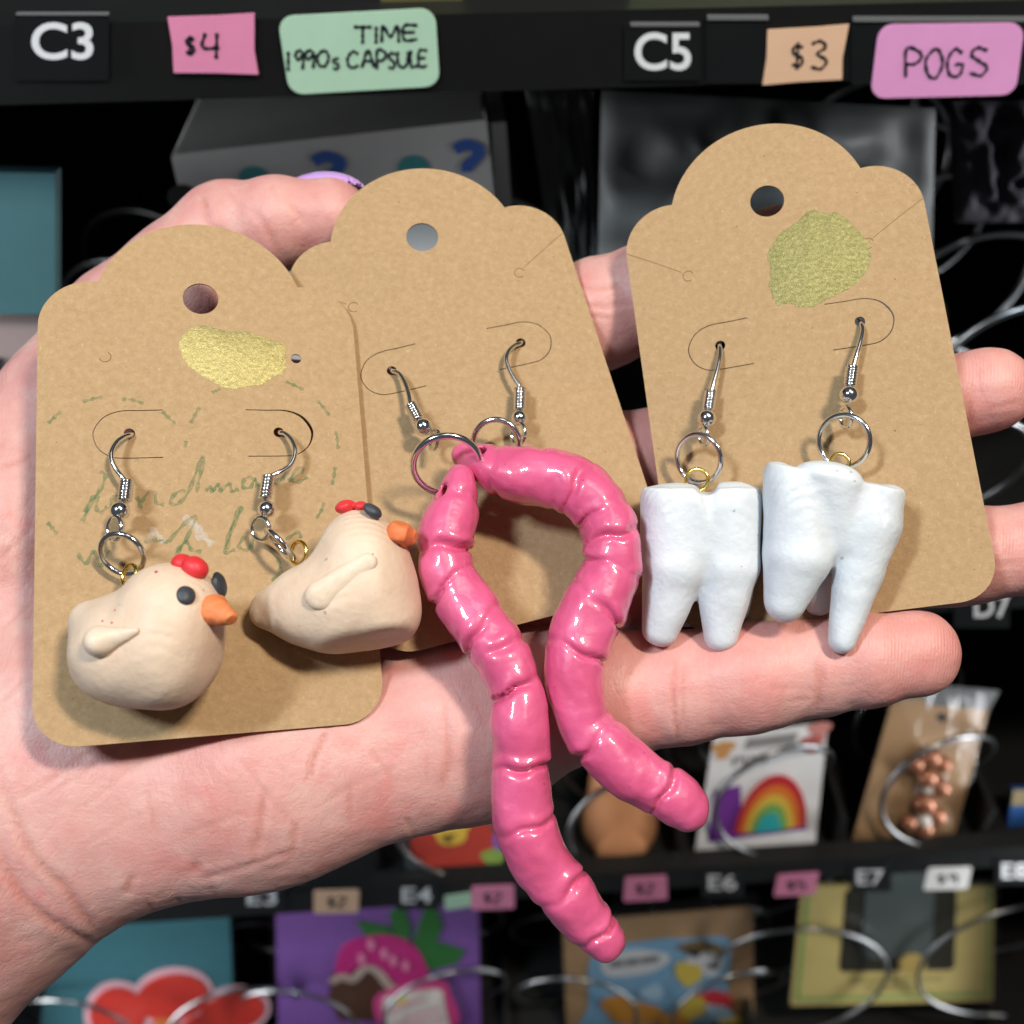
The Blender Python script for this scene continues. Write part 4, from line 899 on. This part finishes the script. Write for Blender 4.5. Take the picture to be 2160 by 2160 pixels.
pw, nw = front(hen1, (560, 1140), H1); pw2, nw2 = front(hen1, (800, 1068), H1)
solid('wing', lambda P: smin(rcone(P, pw + nw * .03, pw2 + nw2 * .03, 100 * u1, 22 * u1, .75), ell(P, pw + nw * .05, (100 * u1, 92 * u1, .2), rz(20)), .05), (pw + pw2) / 2, .85, .035, 'wing', b1, 1, .008, 5)
for x, y, r_ in ((932, 667, 12), (568, 998, 8), (632, 1010, 8), (655, 925, 9), (685, 890, 6)):
    ps, ns = front(hen1, (x, y), H1); add('red_speck', *[c2w(a) if i == 0 else a for i, a in enumerate(sphere_cam(ps, r_ * u1, 1, 10, 6))], M['speck'], b1)

e2 = root('chicken_earring', 'tilted cream clay chicken earring in profile showing its flat base, beside the worms', 'earring', c2w(c_at(0, zd(620, 1240), .8)), 'clay chicken earrings')
findings(e2, 0, z3, [(1340, 1078), (1328, 1092), (1352, 1096), (1385, 1125), (1405, 1170), (1402, 1220), (1375, 1265), (1320, 1298), (1272, 1318)], [-.25, .02, .12, .2, .25, .27, .28, .3, .3],
         [(1272, 1312), (1254, 1428)], [.3, .36], (1262, 1484), 46, [((1231, 1582), 50, 58, 0)], .42)
ringpart('jump_ring', e2, c_at(0, z3(1330, 1662), .5), 100 * k8, 30 * k8, 47, .045, 'steel')
ringpart('screw_eye', e2, c_at(0, z3(1424, 1706), .62), 46 * k8, 58 * k8, 10, .032, 'brass')
d2 = 16.6
H2 = lambda x, y, dz=0: px(*zd(x, y), d2 - dz)
u2_ = k6 * d2 / FPX
def hen2(P):
    d = ell(P, H2(830, 850), (440 * u2_, 330 * u2_, .84), rz(20))
    d = smin(d, ell(P, H2(960, 800), (335 * u2_, 410 * u2_, .82), rz(8)), .15)
    d = smin(d, ell(P, H2(1080, 960), (225 * u2_, 200 * u2_, .7)), .2)
    d = smin(d, ell(P, H2(905, 525), (270 * u2_, 288 * u2_, .64), rz(15)), .35)
    d = smin(d, smin(rcone(P, H2(285, 920, .0), H2(530, 895), 135 * u2_, 255 * u2_, .95), rcone(P, H2(530, 895), H2(770, 860), 255 * u2_, 335 * u2_, .95), .1), .25)
    nb = np.array([.20, -.93, .42]); nb /= np.linalg.norm(nb)
    return smax(d, (P - H2(800, 1150, .45)) @ nb, .08)
b2 = solid('body', hen2, H2(760, 760), (1.7, 1.75, 1.2), .06, 'hen', e2, 1, .018, 2.2, 7)
p3 = H2(985, 250, .35); Rb3 = basis(np.array([.45, .62, .64]), (-.8, .5, 0)); solid('eye', lambda P: ell(P, p3, (.15, .10, .08), Rb3), p3, .3, .025, 'eye', b2, 1, .008, 9, 2)
def beak2(P):
    d = cone(P, H2(1180, 410, .25), H2(1235, 425, .2), 108 * u2_, 62 * u2_)
    for nn_, q_ in (((.96, -.1, .25), H2(1288, 400, .2)), ((-.25, -.9, .35), H2(1240, 515, .2)), ((.25, .95, .2), H2(1200, 328, .2))):
        nn_ = np.array(nn_) / np.linalg.norm(nn_); d = smax(d, (P - q_) @ nn_, .03)
    return d
solid('beak', beak2, H2(1200, 410, .2), .6, .03, 'orange', b2, 1, .012, 8, 3)
solid('comb', lambda P: smin(ell(P, H2(800, 222, .05), (72 * u2_, 46 * u2_, .2), rz(15)), ell(P, H2(905, 218, .05), (50 * u2_, 34 * u2_, .18)), .02), H2(850, 220, 0), .55, .03, 'red', b2, 1, .008, 6, 5)
wa, na = front(hen2, (625, 825), H2); wb, nb_ = front(hen2, (945, 600), H2)
solid('wing', lambda P: cone(P, wa - na * .01, wb - nb_ * .03, 98 * u2_, 70 * u2_, .5), (wa + wb) / 2, .95, .035, 'wing', b2, 1, .010, 5, 6)
ps, ns = front(hen2, (985, 545), H2); add('red_speck', *[c2w(a) if i == 0 else a for i, a in enumerate(sphere_cam(ps, 8 * u2_, 1, 10, 6))], M['speck'], b2)

# --- worm earrings
def worm_body(pts, hole, hole_r, par, seed, grooves):
    """pts: (zoom fn, x, y, half width in zoom px, depth)"""
    A = np.array([[*px(*zf(x, y), d), hw * k6 * d / FPX] for zf, x, y, hw, d in pts])
    S_ = spline(A, 150); C, R_ = S_[:, :3], S_[:, 3]; sm = np.convolve(np.pad(R_, 7, 'edge'), np.ones(15) / 15, 'valid'); R_ = .45 * R_ + .55 * sm
    seg = np.r_[0, np.cumsum(np.linalg.norm(np.diff(C, axis=0), axis=1))]
    T = np.gradient(C, axis=0); T /= np.linalg.norm(T, axis=1)[:, None]
    gr = [(seg[np.argmin(np.linalg.norm(C[:, :2] - px(*zf(x, y), -C[0, 2])[:2] * 1.0, axis=1))], dp, wd, tl) for zf, x, y, dp, wd, tl in grooves]
    hc, hd = hole
    def f(P):
        out = np.empty(len(P))
        for s in range(0, len(P), 20000):
            p = P[s:s + 20000]
            d2_ = ((p[:, None] - C[None]) ** 2).sum(2); dd__ = np.sqrt(d2_) - R_[None]; k = dd__.argmin(1)
            d = dd__[np.arange(len(p)), k]
            rel = p - C[k]; along = (rel * T[k]).sum(1); sarc = seg[k] + along
            side = np.cross(T[k], [0, 0, 1.]); lat = (rel * side).sum(1) / R_[k]
            fr = np.clip(rel[:, 2] / R_[k] + .75, 0, 1)
            for g, dp, wd, tl in gr:
                xx = sarc - g - tl * lat - .03 * np.sin(5 * lat + 3 * g); pa = (.25 + .75 * fr) * np.clip(.7 + .6 * np.sin(2.2 * lat + 7 * g), .25, 1.2)
                d = d + dp * 1.55 * np.exp(-(xx / (wd * .55)) ** 2) * pa - dp * .55 * np.exp(-((xx + wd * 1.35) / (wd * .9)) ** 2) * pa
            out[s:s + 20000] = d
        if hc is not None: out = smax(out, -cone(P, hc - hd, hc + hd, hole_r, hole_r), .04)
        return out
    lo = (C - R_[:, None]).min(0) - .12; hi = (C + R_[:, None]).max(0) + .12
    V, F = nets(f, lo, hi, .064, 1, 1)
    V = jitter(V, .045, 1.9, seed); V = jitter(V, .009, 6, seed + 3)
    return add('body', c2w(V), F, M['worm'], par)
w1p = [(z6, 480, 385, 60, 17.35), (z6, 488, 430, 100, 17.3), (z6, 465, 560, 150, 17.2), (z6, 425, 690, 185, 17.1), (z6, 390, 810, 198, 17.0), (z6, 385, 905, 172, 16.95), (z6, 390, 1040, 190, 16.9), (z6, 440, 1150, 183, 16.85), (z6, 510, 1260, 195, 16.75), (z6, 615, 1400, 200, 16.65), (z6, 720, 1545, 186, 16.55), (z6, 800, 1690, 200, 16.45), (z6, 862, 1850, 178, 16.4),
       (z7, 432, 300, 200, 16.35), (z7, 438, 420, 205, 16.3), (z7, 450, 590, 184, 16.3), (z7, 443, 760, 205, 16.3), (z7, 452, 950, 200, 16.3), (z7, 480, 1100, 212, 16.3), (z7, 545, 1270, 212, 16.3), (z7, 640, 1420, 190, 16.3), (z7, 745, 1560, 205, 16.3), (z7, 850, 1690, 178, 16.35), (z7, 945, 1795, 168, 16.4), (z7, 1012, 1872, 145, 16.4)]
w2p = [(z6, 505, 255, 78, 17.75), (z6, 560, 282, 105, 17.7), (z6, 640, 320, 135, 17.6), (z6, 740, 350, 170, 17.5), (z6, 900, 395, 205, 17.4), (z6, 1090, 405, 205, 17.3), (z6, 1290, 480, 196, 17.2), (z6, 1420, 600, 190, 17.1), (z6, 1500, 745, 188, 17.0), (z6, 1525, 900, 198, 16.95), (z6, 1510, 1060, 200, 16.9), (z6, 1440, 1210, 212, 16.85), (z6, 1350, 1370, 222, 16.8), (z6, 1300, 1510, 222, 16.75), (z6, 1265, 1660, 212, 16.7),
       (z7, 810, 100, 200, 16.65), (z7, 845, 290, 186, 16.6), (z7, 890, 430, 176, 16.6), (z7, 1010, 560, 200, 16.55), (z7, 1150, 690, 206, 16.5), (z7, 1300, 800, 176, 16.5), (z7, 1410, 860, 188, 16.5), (z7, 1510, 930, 172, 16.5), (z7, 1580, 980, 148, 16.5)]
# second worm first: it lies behind
e4 = root('worm_earring', 'pink glazed worm earring curling to the right behind the other worm', 'earring', c2w(px(*z7(1500, 950), 16.5)), 'pink worm earrings')
findings(e4, 1, z2, [(1262, 912), (1253, 926), (1222, 938), (1192, 965), (1179, 1005), (1188, 1050), (1216, 1105), (1248, 1148)], [-.25, .02, .1, .18, .22, .24, .26, .28], [(1250, 1158), (1246, 1268)], [.28, .32], (1245, 1308), 41, [((1240, 1388), 34, 55, 0)], .38)
hc2 = px(*z6(648, 292), 17.6)
ringpart('jump_ring', e4, c_at(1, z2(1128, 1432), .42), 118 * k8, 112 * k8, 30, .05, 'steel')
worm_body(w2p, (hc2, np.array([-.1, .35, .6])), .095, e4, 20., [(z6, 760, 330, .03, .10, .1), (z6, 1290, 480, .035, .13, .05), (z6, 1440, 640, .035, .10, 0), (z6, 1510, 800, .04, .09, .05), (z6, 1515, 1000, .035, .10, -.1), (z6, 1400, 1270, .045, .11, -.12), (z6, 1290, 1560, .04, .10, -.1), (z7, 890, 440, .05, .09, 0), (z7, 1290, 795, .05, .09, .0), (z6, 1100, 410, .02, .14, .2)])
e3 = root('worm_earring', 'long pink glazed worm earring hanging lowest, in front of the other worm', 'earring', c2w(px(*z7(1050, 1970), 16.4)), 'pink worm earrings')
findings(e3, 1, z2, [(588, 1058), (598, 1068), (632, 1082), (660, 1125), (680, 1185), (690, 1240)], [-.25, .03, .15, .24, .3, .34], [(690, 1240), (732, 1318)], [.34, .42], (755, 1355), 47, [((812, 1420), 22, 52, 12)], .50)
ringpart('jump_ring', e3, px(*z2(876, 1548), 17.25), 172 * k8, 142 * k8, -8, .055, 'steel')
hc1 = px(*z6(452, 505), 17.3)
worm_body(w1p, (hc1, np.array([-.42, .0, .6])), .095, e3, 40., [(z6, 385, 905, .05, .10, 0), (z6, 430, 1140, .035, .09, .15), (z6, 650, 1420, .045, .10, .15), (z6, 745, 1580, .03, .12, 0), (z6, 850, 1790, .055, .10, .12), (z7, 450, 590, .055, .09, .05), (z7, 452, 960, .03, .11, 0), (z7, 640, 1425, .05, .10, 0), (z7, 860, 1700, .05, .10, -.05), (z6, 470, 560, .02, .12, 0)])

# --- tooth earrings
e5 = root('tooth_earring', 'white clay molar earring seen straight on, left of the two teeth', 'earring', c2w(c_at(2, z5(420, 1640), .6)), 'white tooth earrings')
findings(e5, 2, z1, [(520, 1168), (527, 1184), (529, 1225), (518, 1290), (500, 1355), (485, 1412)], [-.25, .02, .12, .2, .25, .28], [(483, 1410), (468, 1508)], [.28, .34], (461, 1552), 47, [((444, 1640), 15, 50, -8)], .40)
ringpart('jump_ring', e5, c_at(2, z1(419, 1756), .5), 97 * k8, 124 * k8, -18, .045, 'steel')
ringpart('screw_eye', e5, c_at(2, z1(412, 1866), .6), 53 * k8, 56 * k8, 0, .032, 'brass')
d5 = hen_depth(2, z5, (480, 1200), .72)
H5 = lambda x, y, dz=0: px(*z5(x, y), d5 - dz); u5 = k9 * d5 / FPX
def rbox(P, c, hx, hy, hz, r):
    q_ = np.abs(P - c) - (np.array([hx, hy, hz]) - r); return np.linalg.norm(np.maximum(q_, 0), axis=1) + np.minimum(q_.max(1), 0) - r
def pillars(P, H, u, L, k):
    d = None
    for pts in L:
        e = None
        for a, b in zip(pts[:-1], pts[1:]):
            q_ = rcone(P, H(*a[:3]), H(*b[:3]), a[3] * u, b[3] * u); e = q_ if e is None else smin(e, q_, .06)
        d = e if d is None else smin(d, e, k)
    return d
def tooth1(P):
    d = pillars(P, H5, u5, [[(345, 985, .12, 152), (350, 1270, .12, 148), (289, 1560, .10, 82)], [(590, 985, .12, 152), (588, 1270, .12, 144), (558, 1582, .12, 80)], [(467, 985, .17, 148), (467, 1170, .15, 128)],
                            [(355, 985, -.32, 148), (372, 1230, -.32, 130), (350, 1440, -.4, 70)], [(585, 985, -.32, 148), (598, 1260, -.32, 128), (630, 1470, -.4, 62)], [(467, 985, -.3, 140), (467, 1150, -.3, 120)]], .14)
    top = (P[:, 1] - H5(467, 918)[1]) + .05 * (P[:, 2] - H5(467, 918)[2])
    d = smax(d, top, .05)
    d = smin(d, ell(P, H5(615, 940, .1), (105 * u5, 48 * u5, .36), rz(-6)), .07); d = smin(d, ell(P, H5(345, 945, -.2), (120 * u5, 45 * u5, .36)), .07)
    d = smax(d, -cone(P, H5(502, 900, .74), H5(530, 1165, .72), 50 * u5, 7 * u5), .05)
    d = smax(d, -cone(P, H5(490, 902, 1.1), H5(500, 905, -1.0), 52 * u5, 40 * u5), .06)
    return d
b5 = solid('body', tooth1, H5(467, 1280), (1.3, 1.65, 1.1), .06, 'tooth', e5, 1, .02, 2.2, 11)
e6 = root('tooth_earring', 'white clay molar earring turned aside showing a gap between its roots, rightmost', 'earring', c2w(c_at(2, z5(1050, 1660), .6)), 'white tooth earrings')
findings(e6, 2, z1, [(1235, 1052), (1246, 1068), (1255, 1100), (1244, 1160), (1226, 1220), (1205, 1290)], [-.25, .02, .12, .2, .25, .28], [(1203, 1285), (1189, 1388)], [.28, .34], (1185, 1432), 48, [((1170, 1545), 13, 52, -6)], .40)
ringpart('jump_ring', e6, c_at(2, z1(1160, 1666), .5), 106 * k8, 132 * k8, -12, .045, 'steel')
ringpart('screw_eye', e6, c_at(2, z1(1138, 1780), .58), 42 * k8, 48 * k8, 0, .032, 'brass')
d6 = hen_depth(2, z5, (1060, 1150), .72)
H6 = lambda x, y, dz=0: px(*z5(x, y), d6 - dz); u6 = k9 * d6 / FPX
def tooth2(P):
    d = pillars(P, H6, u6, [[(900, 890, .12, 148), (908, 1220, .12, 152), (850, 1435, .12, 94)], [(1060, 890, .18, 160), (1085, 1140, .10, 112)], [(1235, 950, .1, 146), (1225, 1080, .1, 146), (1185, 1290, .1, 110), (1108, 1606, .12, 64)],
                            [(930, 890, -.35, 140), (980, 1180, -.4, 110), (1000, 1440, -.5, 62)], [(1210, 950, -.32, 140), (1150, 1180, -.3, 100)], [(1070, 900, -.3, 150), (1070, 1100, -.3, 120)]], .14)
    nt_ = np.array([.20, .97, .10]); nt_ /= np.linalg.norm(nt_)
    d = smax(d, (P - H6(1060, 862)) @ nt_, .05)
    for x, y, dz, rx_, ry_ in ((815, 860, .0, 62, 58), (1050, 868, .36, 150, 64), (1320, 965, .0, 60, 60)): d = smin(d, ell(P, H6(x, y, dz), (rx_ * u6, ry_ * u6, .38), rz(-10)), .06)
    d = smax(d, -cone(P, H6(908, 800, .72), H6(866, 985, .66), 46 * u6, 7 * u6), .05)
    d = smax(d, -cone(P, H6(1262, 880, .66), H6(1302, 1080, .62), 46 * u6, 7 * u6), .05)
    return d
b6 = solid('body', tooth2, H6(1062, 1230), (1.5, 1.75, 1.2), .06, 'tooth', e6, 1, .02, 2.2, 15)
